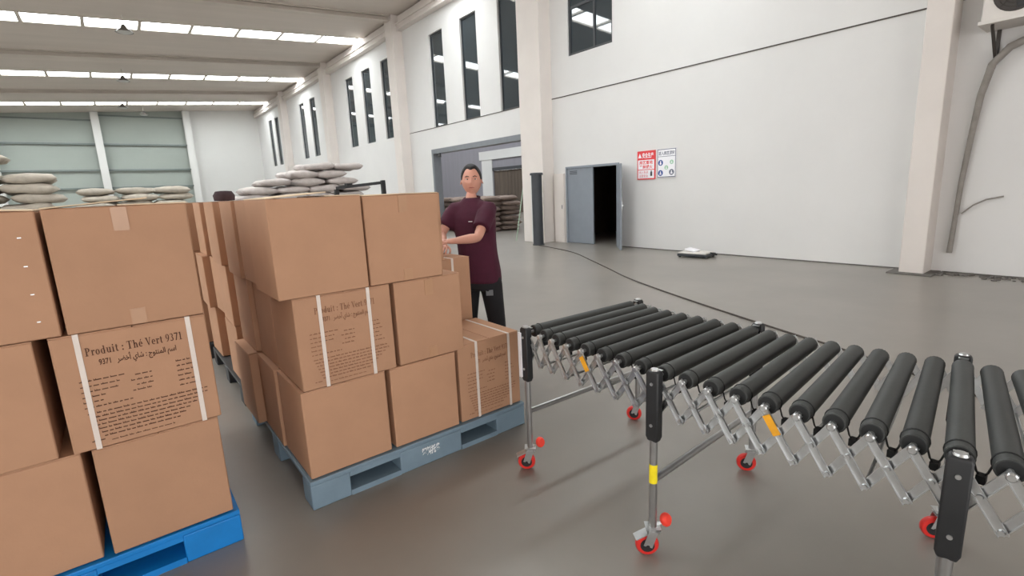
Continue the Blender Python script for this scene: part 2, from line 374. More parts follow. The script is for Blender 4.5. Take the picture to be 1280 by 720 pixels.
# far end wall
YB = 42.0
def xpan(mb, x0, x1, y0, y1, z0):
    mb.add([(x0, y0, z0), (x1, y0, z0), (x1, y1, z0), (x0, y1, z0), (x0, y0, zroof(x0)+0.05), (x1, y0, zroof(x1)+0.05), (x1, y1, zroof(x1)+0.05), (x0, y1, zroof(x0)+0.05)],
           [(0, 1, 5, 4), (1, 2, 6, 5), (2, 3, 7, 6), (3, 0, 4, 7), (0, 3, 2, 1), (4, 5, 6, 7)])
b = MB(); xpan(b, -24, XW, YB+0.03, YB+0.2, 0); wb = struct(b.build('wall_back', 'far_white'))
b = MB(); xpan(b, 5.0, XW, YB-0.02, YB+0.03, 0); b.build('white_panel', 'far_white', wb)
for x0 in (-19.9, -14.9, -9.9, -4.9, 0.05):
    zs = [0, 2.66, 3.77, 5.38, None]
    for j in range(4):
        b = MB()
        if zs[j+1] is None: xpan(b, x0, x0+4.93, YB, YB+0.03, zs[j]+0.03)
        else: b.box(x0, x0+4.93, YB, YB+0.03, zs[j]+(0.03 if j else 0), zs[j+1]-0.03)
        b.build('green_panel', 'far_green', wb)
    for z in zs[1:4]:
        b = MB(); b.box(x0, x0+4.93, YB-0.16, YB+0.02, z-0.05, z+0.05); b.build('girt', 'girt', wb)
    b = MB(); b.box(x0, x0+4.93, YB-0.1, YB+0.02, zroof(x0+2)-0.35, zroof(x0+2)-0.27); b.build('girt', 'girt', wb)
for x in (-14.9, -9.9, -4.9, 0.05, 4.95):
    b = MB(); b.box(x-0.2, x+0.2, YB-0.5, YB-0.46, 0, zroof(x)-0.02); b.box(x-0.02, x+0.02, YB-0.46, YB-0.14, 0, zroof(x)-0.02); b.box(x-0.2, x+0.2, YB-0.14, YB-0.1, 0, zroof(x)-0.02)
    b.build('post', 'far_white', wb)
b = MB(); b.box(-24.1, -24, 8, 42.2, 0, 6); struct(b.build('wall_left', 'wall'))
b = MB(); b.box(-24, -9, -8.2, -8, 0, 8.1); b.box(5, 9.74, -8.2, -8, 0, 8.1); b.box(-9, 5, -8.2, -8, 5.0, 8.1); struct(b.build('wall_front_unseen', 'wall'))  # unseen wall, its gate opening shaped to let light onto the carton fronts

# ------------------------------------------------------------------ high bay lamps
def bay_lamp(x, y, label):
    zt = zroof(x)
    t = empty('high_bay_lamp', (x, y, zt-0.5), 0, label, 'lamp', 'hanging warehouse lamps')
    MB().lathe([(0.05, 0.22), (0.07, 0.18), (0.09, 0.12), (0.24, 0.0), (0.25, -0.01), (0.235, -0.01), (0.08, 0.1)], 20).build('shade', 'lamp', t, smooth=True)
    MB().lathe([(0.22, 0.0), (0.15, -0.03), (0.02, -0.045)], 20).build('lens', 'lamp_lens', t, smooth=True)
    MB().cyl((0, 0, 0.22), (0, 0, 0.5), 0.012, n=8).build('pendant', 'rafter', t)
bay_lamp(1.2, 18.8+2.2, 'hanging lamp just under the nearest lit roof strip')
bay_lamp(1.3, 29.0, 'hanging lamp between the nearest and middle lit roof strips')
bay_lamp(1.4, 36.8, 'small far hanging lamp left above the far wall post')
bay_lamp(2.5, 39.8, 'farthest hanging lamp close to the far wall')

# ------------------------------------------------------------------ cartons
def arabic():
    ism = '\uFE8D\uFEB3\uFEE2'; muntaj = '\uFE8D\uFEDF\uFEE4\uFEE8\uFE98\uFEEE\uFE9D'; shay = '\uFEB7\uFE8E\uFEF1'; akhdar = '\uFE83\uFEA7\uFEC0\uFEAE'
    return '9371   ' + akhdar[::-1] + ' ' + shay[::-1] + ' : ' + muntaj[::-1] + ' ' + ism[::-1]

def serif_title(mb, m, fit, hgt):
    """bold roman capitals and small letters drawn from stems, bars, bowls and serifs"""
    r = lambda *a: ('r',)+a; g = lambda *a: ('g',)+a; c = lambda *a: ('c',)+a; q = lambda *a: ('q',)+a
    e = [g(.28, .33, .27, .34, .16, .07, 0, 318), r(.10, .31, .53, .375)]
    G = {'P': (.74, [r(.12, 0, .30, 1), r(0, 0, .42, .06), r(0, .94, .36, 1), r(.28, .47, .36, .53), g(.34, .735, .34, .265, .18, .06, -90, 90)]),
     'r': (.50, [r(.08, 0, .24, .62), r(0, 0, .34, .05), r(0, .60, .24, .66), g(.36, .46, .14, .20, .08, .12, 40, 150), c(.42, .56, .085)]),
     'o': (.62, [g(.28, .33, .28, .34, .17, .06, 0, 360)]),
     'd': (.68, [r(.38, 0, .54, 1), r(.28, .94, .54, 1), r(.38, 0, .62, .05), g(.29, .32, .28, .33, .16, .06, 0, 360)]),
     'u': (.70, [r(.08, .18, .24, .66), r(0, .61, .24, .66), r(.42, 0, .58, .66), r(.33, .61, .58, .66), r(.42, 0, .66, .05), g(.32, .2, .24, .21, .16, .09, 180, 360)]),
     'i': (.38, [r(.08, 0, .24, .64), r(0, 0, .32, .05), r(0, .61, .24, .66), c(.16, .87, .10)]),
     't': (.44, [r(.10, .12, .26, .86), r(0, .60, .38, .66), g(.27, .15, .17, .16, .15, .09, 180, 335)]),
     ':': (.30, [c(.13, .10, .10), c(.13, .54, .10)]), ' ': (.30, []),
     'T': (.80, [r(.27, 0, .46, 1), r(0, .93, .73, 1), r(0, .74, .05, 1), r(.68, .74, .73, 1), r(.16, 0, .57, .06)]),
     'h': (.70, [r(.08, 0, .24, 1), r(0, .94, .24, 1), r(0, 0, .32, .05), g(.37, .42, .21, .24, .16, .09, 0, 180), r(.42, 0, .58, .43), r(.35, 0, .66, .05)]),
     'e': (.58, e), '\u00e9': (.58, e + [q((.24, .74), (.32, .74), (.46, .96), (.32, .96))]),
     'V': (.78, [q((.02, 1), (.23, 1), (.47, 0), (.37, 0)), q((.62, 1), (.70, 1), (.44, 0), (.37, 0)), r(-.04, .94, .31, 1), r(.53, .94, .80, 1)]),
     '9': (.60, [g(.27, .68, .26, .32, .15, .06, 0, 360), g(.08, .62, .45, .62, .15, .08, -85, 8)]),
     '3': (.58, [g(.22, .75, .23, .25, .14, .06, -80, 150), g(.22, .28, .27, .28, .15, .07, -150, 88)]),
     '7': (.58, [r(0, .86, .54, 1), q((.38, .88), (.54, .88), (.28, 0), (.12, 0))]),
     '1': (.58, [r(.18, 0, .35, 1), r(.04, 0, .49, .05), q((.02, .84), (.02, .89), (.20, 1), (.20, .88))])}
    polys = []; x = 0
    for ch in 'Produit : Th\u00e9 Vert 9371':
        w, prims = G[ch]
        for p_ in prims:
            k, a = p_[0], p_[1:]
            if k == 'r': polys.append([(x+a[0], a[1]), (x+a[2], a[1]), (x+a[2], a[3]), (x+a[0], a[3])])
            elif k == 'q': polys.append([(x+u, v) for u, v in a])
            elif k == 'c': polys.append([(x+a[0]+a[2]*math.cos(i*PI/5), a[1]+a[2]*math.sin(i*PI/5)) for i in range(10)])
            else:
                cx, cy, rx, ry, tx, ty, a0, a1 = a; n = max(4, int((a1-a0)/22))
                for i in range(n):
                    u, v = math.radians(a0+(a1-a0)*i/n), math.radians(a0+(a1-a0)*(i+1)/n)
                    polys.append([(x+cx+rx*math.cos(u), cy+ry*math.sin(u)), (x+cx+rx*math.cos(v), cy+ry*math.sin(v)), (x+cx+(rx-tx)*math.cos(v), cy+(ry-ty)*math.sin(v)), (x+cx+(rx-tx)*math.cos(u), cy+(ry-ty)*math.sin(u))])
        x += w + .07
    k = fit/x
    for i, pl_ in enumerate(polys): mb.add([m @ Vector((u*k, v*hgt, 0.00001*(i % 3))) for u, v in pl_], [tuple(range(len(pl_)))])

def printed_face(w, h, y, faded):
    """title, Arabic line and rows of small word-like dashes, in the plane y, x from 0 to w, z from 0 to h"""
    big = MB(); small = MB()
    Mx = lambda x, z: Matrix(((1, 0, 0, x), (0, 0, 1, y), (0, 1, 0, z), (0, 0, 0, 1)))
    serif_title(big, Mx(w*0.19, h*0.815), w*0.63, 0.031)
    add_text(big, arabic(), 0.030, Mx(w*0.26, h*0.725), bold=0.0006, fit=w*0.50)
    rng = random.Random(3)
    def row(x0, x1, z, t=0.0042):
        x = x0
        while x < x1-0.006:
            l = rng.uniform(0.008, 0.026); l = min(l, x1-x)
            small.add([(x, y, z), (x+l, y, z), (x+l, y, z+t), (x, y, z+t)], [(0, 1, 2, 3)])
            for k in range(int(l/0.006)):
                if rng.random() < 0.4: small.add([(x+k*0.006, y, z+t), (x+k*0.006+0.0022, y, z+t), (x+k*0.006+0.0022, y, z+t+0.003), (x+k*0.006, y, z+t+0.003)], [(0, 1, 2, 3)])
            x += l + 0.005
    ends = [0.40, 0.36, 0.36, 0.27, 0.24, 0.42]
    for k in range(6): row(w*0.12, w*ends[k], h*(0.60-0.046*k))
    for k in range(4): row(w*(0.46-0.03*(k % 2)), w*0.57, h*(0.575-0.046*k))
    for k in range(6): row(w*0.74, w*(0.84+0.05*((k*7) % 3)/2), h*(0.62-0.046*k))
    for k in range(7): row(w*(0.13+0.012*k), w*(0.93-0.045*max(0, k-1)), h*(0.315-0.036*k))
    row(w*0.12, w*0.2, h*0.07); row(w*0.24, w*0.66, h*0.05, 0.003)
    return big, small

def carton(x0, x1, y0, y1, z0, z1, label, rz=0.0, printed=False, straps=False, strap_x=(0.17, 0.83), flap=None, tape=False, group=None, topstrap=False, staples=False):
    cx, cy = (x0+x1)/2, (y0+y1)/2; w, d, h = x1-x0, y1-y0, z1-z0
    t = empty('carton', (cx, cy, z0), rz, label, 'carton', group)
    # closed box with a faint bulge on each side
    me = bmesh.new(); N = 4
    b = 0.004
    vs = {}; mb = MB()
    def face(fn):
        n0 = len(mb.v)
        for j in range(N+1):
            for i in range(N+1):
                u, v = i/N, j/N; mb.v.append(fn(u, v, b*math.sin(PI*u)*math.sin(PI*v)))
        for j in range(N):
            for i in range(N):
                a = n0+j*(N+1)+i; mb.f.append((a, a+1, a+N+2, a+N+1))
    me.free()
    W2, D2 = w/2, d/2
    face(lambda u, v, e: (-W2+w*u, -D2-e*0.6, h*v)); face(lambda u, v, e: (W2-w*u, D2+e, h*v))
    face(lambda u, v, e: (-W2-e, D2-d*u, h*v)); face(lambda u, v, e: (W2+e, -D2+d*u, h*v))
    face(lambda u, v, e: (-W2+w*u, -D2+d*v, h-0.001)); face(lambda u, v, e: (-W2+w*u, D2-d*v, 0))
    o = mb.build('box_body', 'card', t)
    bm = bmesh.new(); bm.from_mesh(o.data); bmesh.ops.remove_doubles(bm, verts=bm.verts, dist=0.0012); bmesh.ops.recalc_face_normals(bm, faces=bm.faces); bm.to_mesh(o.data); bm.free()
    bv = o.modifiers.new('bevel', 'BEVEL'); bv.width = 0.005; bv.segments = 2; bv.limit_method = 'ANGLE'; bv.angle_limit = math.radians(50)
    for p in o.data.polygons: p.use_smooth = True
    o.data.set_sharp_from_angle(angle=math.radians(50))
    fy = -D2 - 0.0035
    if flap is None:
        for s in (-1, 1):
            q = MB(); q.box(min(s*0.002, s*W2), max(s*0.002, s*W2), -D2+0.001, D2-0.001, h, h+0.0035); q.build('flap', 'card', t)
    else:
        for s, ang, ln in ((-1, flap[0], flap[2]), (1, flap[1], flap[3])):
            L = Matrix.Translation((s*W2, 0, h)) @ Matrix.Rotation(s*math.radians(ang), 4, 'Y')
            q = MB(); q.box(min(0, -s*ln*w), max(0, -s*ln*w), -D2+0.001, D2-0.001, 0, 0.004, L); q.build('flap', 'card_in', t)
    if tape:
        for a_, b_ in ((h*0.80, h-0.004), (0.004, h*0.14)):
            q = MB(); q.box(-0.024, 0.024, fy-0.0008, fy+0.004, a_, b_); q.build('tape', 'tape', t)
    if staples:
        for k in range(4):
            q = MB(); q.box(W2-0.055, W2-0.045, fy-0.001, fy+0.003, h*(0.14+0.22*k), h*(0.14+0.22*k)+0.003); q.build('staple', 'chrome', t)
    if straps:
        for sx in strap_x:
            x = -W2 + w*sx; q = MB(); sw = 0.0085
            q.box(x-sw, x+sw, fy-0.0012, fy+0.0005, -0.0005, h+0.005); q.box(x-sw, x+sw, fy, D2+0.006, h+0.0035, h+0.005); q.box(x-sw, x+sw, D2+0.004, D2+0.006, 0, h+0.005)
            q.build('strap', 'strap', t)
    if printed:
        bg, sm = printed_face(w, h, 0, printed == 2)
        for g, nm, mt in ((bg, 'printed_title', 'ink' if printed == 1 else 'ink_faded'), (sm, 'printed_text', 'ink' if printed == 1 else 'ink_faded')):
            g.build(nm, mt, t, loc=(-W2, fy-0.0006, 0))['kind'] = 'stuff'
    return t

Y0 = 2.36
L0, L1, L2, LT = 0.155, 0.603, 1.052, 1.5
# left load on the blue pallet
G1 = 'cartons on the blue pallet'
carton(-0.202, 0.216, Y0, 2.79, L0, L1-0.006, 'plain carton at the front right corner of the blue pallet, lowest row', 0.004, group=G1)
carton(-0.662, -0.232, Y0+0.01, 2.79, L0, L1-0.006, 'plain carton low on the blue pallet, cut by the left bottom of the picture', -0.006, group=G1)
carton(-0.250, 0.232, Y0-0.004, 2.78, L1, L2-0.006, 'carton printed in French and Arabic with two white straps, on the blue pallet', 0.0, printed=1, straps=True, strap_x=(0.155, 0.87), group=G1)
carton(-0.735, -0.292, Y0, 2.79, L1, L2-0.006, 'plain carton left of the strapped printed carton on the blue pallet', 0.004, group=G1)
carton(-0.195, 0.230, Y0-0.006, 2.79, L2, LT, 'plain carton on top of the strapped printed carton of the blue pallet', 0.006, flap=(4.5, 0.5, 0.72, 0.5), tape=True, group=G1)
carton(-0.630, -0.208, Y0-0.002, 2.79, L2, LT-0.004, 'top carton with staples down its right edge, at the left picture edge', -0.004, flap=(0.5, 3.0, 0.5, 0.5), staples=True, group=G1)
for k, (z0, z1) in enumerate(((L0, L1-0.006), (L1, L2-0.006), (L2, LT-0.002))):
    nm = ('bottom', 'middle', 'top')[k]
    for j in range(2):
        for i in range(3):
            xa = -1.075+0.437*i + (0.0, -0.02, 0.01)[k]; ya = 2.82+0.45*j
            carton(xa, xa+0.425, ya, ya+0.43, z0, z1, 'carton in the rows behind the front cartons of the blue pallet', random.uniform(-.01, .01), group='cartons hidden behind on the blue pallet')
# middle load on the grey-blue pallet
G2 = 'cartons on the grey blue pallet'
carton(0.556, 0.978, Y0, 2.79, L0, L1-0.006, 'plain carton at the front left corner of the grey blue pallet', 0.003, group=G2)
carton(1.006, 1.405, Y0, 2.79, L0, L1-0.006, 'plain carton in the middle of the lowest row on the grey blue pallet', -0.003, group=G2)
carton(1.428, 1.872, Y0+0.004, 2.83, L0, 0.622, 'low strapped printed carton at the right end of the grey blue pallet, its top showing', -0.004, printed=2, straps=True, strap_x=(0.28, 0.82), group=G2)
carton(0.572, 1.046, Y0-0.004, 2.79, L1, L2-0.006, 'faintly printed carton with two white straps, middle row of the grey blue pallet', 0.0, printed=2, straps=True, strap_x=(0.245, 0.75), group=G2)
carton(1.070, 1.471, Y0+0.002, 2.79, L1, L2-0.006, 'plain carton right of the strapped printed one, middle row of the grey blue pallet', 0.004, tape=True, group=G2)
carton(0.516, 0.938, Y0-0.012, 2.78, L2, LT, 'plain top carton at the front left of the grey blue pallet, lid lifted', 0.004, flap=(4.0, 0.5, 0.62, 0.4), group=G2)
carton(0.952, 1.366, Y0, 2.79, L2, LT-0.006, 'plain top carton at the right, next to the man', 0.0, tape=True, flap=(0.6, 0.6, 0.5, 0.5), group=G2)
# second and third rows of the middle load
carton(1.415, 1.885, 2.885, 3.30, L1+0.005, L2-0.004, 'strapped carton under the hand of the man, behind the top cartons', 0.0, straps=True, strap_x=(0.70,), group=G2)
carton(1.29, 1.668, 2.86, 3.31, L2, LT-0.01, 'top carton the man steadies with his hand', 0.01, group=G2)
carton(1.43, 1.865, 2.885, 3.31, L0, L1, 'carton at the bottom right behind the strapped corner carton', 0.0, group=G2)
left = [(0.530, 2.80, 0.40), (0.556, 3.215, 0.42)]
for k, (z0, z1, dx) in enumerate(((L0, L1-0.006, 0.0), (L1, L2-0.006, 0.03), (L2, LT-0.004, 0.0))):
    nm = ('bottom', 'middle', 'top')[k]; 
    xs = (0.545+0.03*(k == 1), 0.53+0.02*(k == 1)-0.03*(k == 0))
    carton(xs[0], xs[0]+0.42, 2.805, 3.205, z0, z1, 'carton second from the front on the left side of the grey blue pallet, %s row' % nm, 0.01*(k-1), group=G2)
    carton(xs[1], xs[1]+0.42, 3.225, 3.63, z0, z1, 'carton third from the front on the left side of the grey blue pallet, %s row' % nm, -0.01*(k-1), group=G2)
    carton(0.985, 1.255 if k == 2 else 1.395, 2.83, 3.235, z0, z1, 'carton in the core of the grey blue pallet load', 0, group='cartons hidden inside the grey blue pallet load')
    carton(0.985, 1.395, 3.26, 3.66, z0, z1, 'carton in the core of the grey blue pallet load', 0, group='cartons hidden inside the grey blue pallet load')
# third load farther back
G3 = 'cartons on the dark pallet farther back'
for k, (z0, z1) in enumerate(((L0, L1-0.006), (L1, L2-0.006), (L2, LT-0.004))):
    nm = ('bottom', 'middle', 'top')[k]
    for j in range(3):
        xa = (0.55, 0.60, 0.545)[j] + (0.02, -0.01, 0.0)[k] + (0.03 if (j + k) % 3 == 1 else 0); ya = 4.02 + 0.45*j
        carton(xa, xa+0.42, ya, ya+0.43, z0, z1, 'carton %s from the gap on the dark pallet farther back, %s row' % (('first', 'second', 'third')[j], nm), random.uniform(-.02, .02), group=G3)
        carton(xa+0.44, xa+0.86, ya, ya+0.43, z0, z1, 'carton in the hidden right half of the dark pallet farther back', 0, group='cartons hidden on the dark pallet')
G4 = 'cartons on the farthest pallet of the row'
for k, (z0, z1) in enumerate(((L0, L1-0.006), (L1, L2-0.006), (L2, LT-0.004))):
    nm = ('bottom', 'middle', 'top')[k]
    for j in range(3):
        xa = (0.50, 0.47, 0.44)[j] + (0.0, 0.02, -0.01)[k]; ya = 5.55 + 0.45*j
        carton(xa, xa+0.42, ya, ya+0.43, z0, z1, 'carton far back in the gap on the farthest pallet, %s row, %s from the front' % (nm, ('first', 'second', 'third')[j]), random.uniform(-.02, .02), group=G4)
tag(MB().lathe([(0.03, 0), (0.075, 0.005), (0.08, 0.05), (0.06, 0.085), (0.02, 0.09)], 12, Matrix.Diagonal((1.1, 0.8, 1, 1))).build('cloth_bundle', 'bundle', smooth=True, loc=(0.80, 5.12, LT)), 'small dark bundle lying on the cartons of the dark pallet', 'bundle')

# ------------------------------------------------------------------ pallets
def pallet(x0, x1, y0, y1, m, label, text=None, openings=None):
    w, d = x1-x0, y1-y0
    t = empty('pallet', (x0, y0, 0), 0, label, 'pallet', 'plastic pallets')
    H = 0.150
    dk = MB(); dk.box(0, w, 0, d, H-0.022, H); dk.build('deck', m, t, bevel=0.004)
    op = openings or [(0.20, 0.46), (0.85, 1.11)]
    bl = [(0, op[0][0]), (op[0][1], op[1][0]), (op[1][1], w)]
    for j, yy in enumerate((0.0, d/2-0.07, d-0.14)):
        for i, (a, b) in enumerate(bl):
            q = MB(); q.box(a, b, yy, yy+0.14, 0.0 if i != 1 or True else 0, H-0.022); q.build('block', m, t, bevel=0.006)
    for yy in (0.0, d/2-0.07, d-0.14):
        for (a, b) in op:
            q = MB(); q.box(a, b, yy, yy+0.14, 0.0, 0.028); q.build('skid', m, t)
    for (a, b) in op:
        q = MB(); q.box(a-0.001, b+0.001, 0.0, 0.02, H-0.045, H-0.02); q.build('lip', m, t)
    if text:
        q = MB(); add_text(q, text, 0.052, Matrix(((1, 0, 0, 0.60), (0, 0, 1, -0.002), (0, 1, 0, 0.058), (0, 0, 0, 1))), bold=0.0022, fit=0.115); q.build('printed_mark', 'white_print', t)
    return t
pallet(-1.09, 0.238, 2.35, 3.72, 'pal_blue', 'bright blue plastic pallet under the left carton load', openings=[(0.26, 0.52), (0.83, 1.11)])
pallet(0.542, 1.885, 2.345, 3.70, 'pal_grey', 'grey blue plastic pallet under the middle carton load', '塑料托盘', openings=[(0.195, 0.47), (0.86, 1.12)])
pallet(0.42, 1.40, 5.50, 6.92, 'pal_dark', 'dark plastic pallet farthest back in the gap between the loads', openings=[(0.18, 0.36), (0.60, 0.78)])
pallet(0.55, 1.52, 3.98, 5.36, 'pal_dark', 'dark plastic pallet with pale deck edge farther back in the gap', openings=[(0.18, 0.36), (0.60, 0.78)])

# ------------------------------------------------------------------ roller conveyor
conv = empty('roller_conveyor', (1.96, 0.9, 0), 0, 'expandable roller conveyor of dark rubber rollers on a zinc scissor frame', 'conveyor')
CO = Vector((1.96, 0.9, 0))
NB = [(1.600, 1.915), (1.578, 1.808), (1.569, 1.712), (1.564, 1.610), (1.557, 1.507), (1.556, 1.406), (1.556, 1.303), (1.555, 1.200), (1.554, 1.096), (1.554, 0.993), (1.555, 0.892), (1.558, 0.793), (1.562, 0.696), (1.569, 0.600), (1.575, 0.505), (1.582, 0.410), (1.588, 0.315), (1.597, 0.221), (1.603, 0.127)]
FB = [(2.375, 1.885), (2.372, 1.790), (2.345, 1.693), (2.335, 1.598), (2.334, 1.503), (2.332, 1.407), (2.332, 1.311), (2.330, 1.216), (2.330, 1.122), (2.318, 1.032), (2.316, 0.944), (2.320, 0.858), (2.328, 0.773), (2.332, 0.688), (2.344, 0.605), (2.362, 0.521), (2.380, 0.438), (2.405, 0.361), (2.400, 0.280)]
while len(NB) < 26:
    NB.append((NB[-1][0]+0.009, NB[-1][1]-0.093)); FB.append((FB[-1][0]+0.014, FB[-1][1]-0.080))
ZA = 0.767; ZL = 0.615; RR = 0.0315
P = lambda xy, z: Vector((xy[0], xy[1], z)) - CO
near, far = [], []
for i in range(len(NB)):
    a, b = P(NB[i], ZA), P(FB[i], ZA); d = (b-a).normalized(); near.append(a); far.append(b)
    r = MB(); n = 20
    r.cyl(a+d*0.024, b, RR, n=n); ro = r.build('roller', 'rubber', conv, smooth=True)
    for c_, e_ in ((a+d*0.024, -d), (b, d)):
        e = MB(); e.torus(c_, d, RR-0.004, 0.0045, 18, 6); e.build('rim', 'rubber', ro, smooth=True)
        e = MB(); e.cyl(c_-e_*0.003, c_+e_*0.004, RR-0.005, n=16); e.build('end_cap', 'rubber_end', ro, smooth=True)
    for u_, v_, e_ in ((a+d*0.026, a-d*0.016, -d), (b, b+d*0.055, d)):
        ax = MB(); ax.lathe([(0.0075, 0), (0.0075, (v_-u_).length-0.006), (0.0125, (v_-u_).length-0.006), (0.0125, (v_-u_).length), (0.009, (v_-u_).length+0.003)], 12, Matrix.Translation(u_) @ e_.to_track_quat('Z', 'Y').to_matrix().to_4x4()); ax.build('axle', 'chrome', ro, smooth=True)
    bt = MB(); bt.torus(a+d*0.058, d, RR+0.0005, 0.0026, 20, 6); bt.build('drive_band', 'rubber_end', ro, smooth=True)
def lattice(pts, outward, name):
    for i in range(len(pts)-1):
        a, b = pts[i], pts[i+1]; dz = Vector((0, 0, ZL-ZA))
        dd = (b-a).normalized(); nrm = Vector((-dd.y, dd.x, 0))
        if nrm.dot(outward) < 0: nrm = -nrm
        for k, (p, q, off) in enumerate(((a, b+dz, 0.010), (b, a+dz, -0.002))):
            ov = nrm*off; e = (q-p).normalized()
            m = MB(); w = 0.021; side = e.cross(nrm)
            m.bar(p+ov-e*0.009, q+ov+e*0.009, w, 0.002, nrm)
            for s in (-1, 1): m.bar(p+ov-e*0.009+side*s*(w/2)+nrm*0.003, q+ov+e*0.009+side*s*(w/2)+nrm*0.003, 0.0025, 0.008, nrm)   # folded edges of the channel
            for c in (p, (p+q)/2, q): m.cyl(c+ov-nrm*0.002, c+ov+nrm*0.007, 0.009, 0.007, n=8)
            ar = m.build(name, 'chrome', conv)
            if outward.x < 0 and k == 0 and i in (4, 12):
                tg = MB(); c0 = p.lerp(q, 0.12)+ov; c1 = p.lerp(q, 0.50)+ov
                tg.bar(c0+nrm*0.009, c1+nrm*0.009, 0.025, 0.003, nrm); tg.build('orange_label', 'orange', ar)['label'] = 'orange label on the scissor arm'
    for i in range(1, len(pts)-1):
        pass
lattice([p for p in near], Vector((-1, 0, 0)), 'scissor_arm')
lattice([b + (b-a).normalized()*0.045 for a, b in zip(near, far)], Vector((1, 0, 0)), 'scissor_arm')
for i in range(len(near)-1):
    a, b = near[i], near[i+1]; d = (far[i]-near[i]).normalized(); o = d*0.058
    mid = (a+b)/2 + o + Vector((0, 0, -0.058))
    m = MB(); m.tube([a+o+Vector((0, -0.028, -0.012)), a+o+Vector((0, -0.036, -0.04)), mid, b+o+Vector((0, 0.036, -0.04)), b+o+Vector((0, 0.028, -0.012))], 0.0028, 6)
    m.box(mid.x-0.012, mid.x+0.014, mid.y-0.010, mid.y+0.010, mid.z-0.012, mid.z+0.010); m.build('guide_cord', 'rubber_end', conv)
# cross rods between the two scissor sides, under every second roller
for i in range(1, len(near), 2):
    d = (far[i]-near[i]); z = Vector((0, 0, ZL-ZA))
    m = MB(); m.cyl(near[i]+z, far[i]+d.normalized()*0.045+z, 0.006, n=8); m.build('cross_rod', 'chrome', conv)

def caster(root, c, swivel, brake, fork_mat='chrome'):
    """c: ground point under the leg; swivel: direction of the wheel trail"""
    s = Vector((math.cos(swivel), math.sin(swivel), 0)); t = Vector((-s.y, s.x, 0)); up_ = Vector((0, 0, 1))
    wc = c + s*0.022 + up_*0.047
    w = MB()
    prof = [(0.030, -0.014), (0.042, -0.013), (0.047, -0.007), (0.047, 0.007), (0.042, 0.013), (0.030, 0.014)]
    R = Matrix((( s.x, 0, t.x, wc.x), (s.y, 0, t.y, wc.y), (0, 1, 0, wc.z), (0, 0, 0, 1)))
    w.lathe(prof, 22, R); w.build('caster_wheel', 'red', root, smooth=True)
    h = MB(); h.cyl(wc-t*0.0155, wc+t*0.0155, 0.029, n=18); h.cyl(wc-t*0.026, wc+t*0.026, 0.008, n=10); h.build('wheel_hub', 'black', root, smooth=True)
    f = MB()
    for k in (-1, 1): f.bar(c+up_*0.115+t*k*0.022, wc+t*k*0.022, 0.036, 0.003, t)
    f.bar(c+up_*0.113-s*0.026, c+up_*0.113+s*0.026, 0.048, 0.004, up_); f.cyl(c+up_*0.113, c+up_*0.125, 0.022, n=14); f.bar(c+up_*0.127-s*0.03, c+up_*0.127+s*0.03, 0.055, 0.003, up_)
    f.build('caster_fork', 'chrome', root)
    if brake:
        q = Vector((-0.55, 0.35, 0)).normalized()      # plate toward the aisle, pad on the other side
        p = MB(); p.bar(c+up_*0.112+q*0.01, c+up_*0.085+q*0.075, 0.042, 0.004, Vector((q.x*0.35, q.y*0.35, 1))); p.build('brake_plate', 'chrome', root)
        a = MB(); pc = c - q*0.055 + up_*0.150
        a.bar(c-q*0.012+up_*0.125, pc, 0.022, 0.004, Vector((0.2, -0.1, 1))); a.build('pedal_arm', 'chrome', root)
        b = MB(); b.lathe([(0.004, -0.017), (0.019, -0.015), (0.024, -0.006), (0.024, 0.006), (0.019, 0.015), (0.004, 0.017)], 16, Matrix.Translation(pc) @ Matrix.Rotation(math.radians(78), 4, 'X') @ Matrix.Diagonal((1, 1.15, 1, 1))); b.build('brake_pedal', 'red_pad', root, smooth=True)

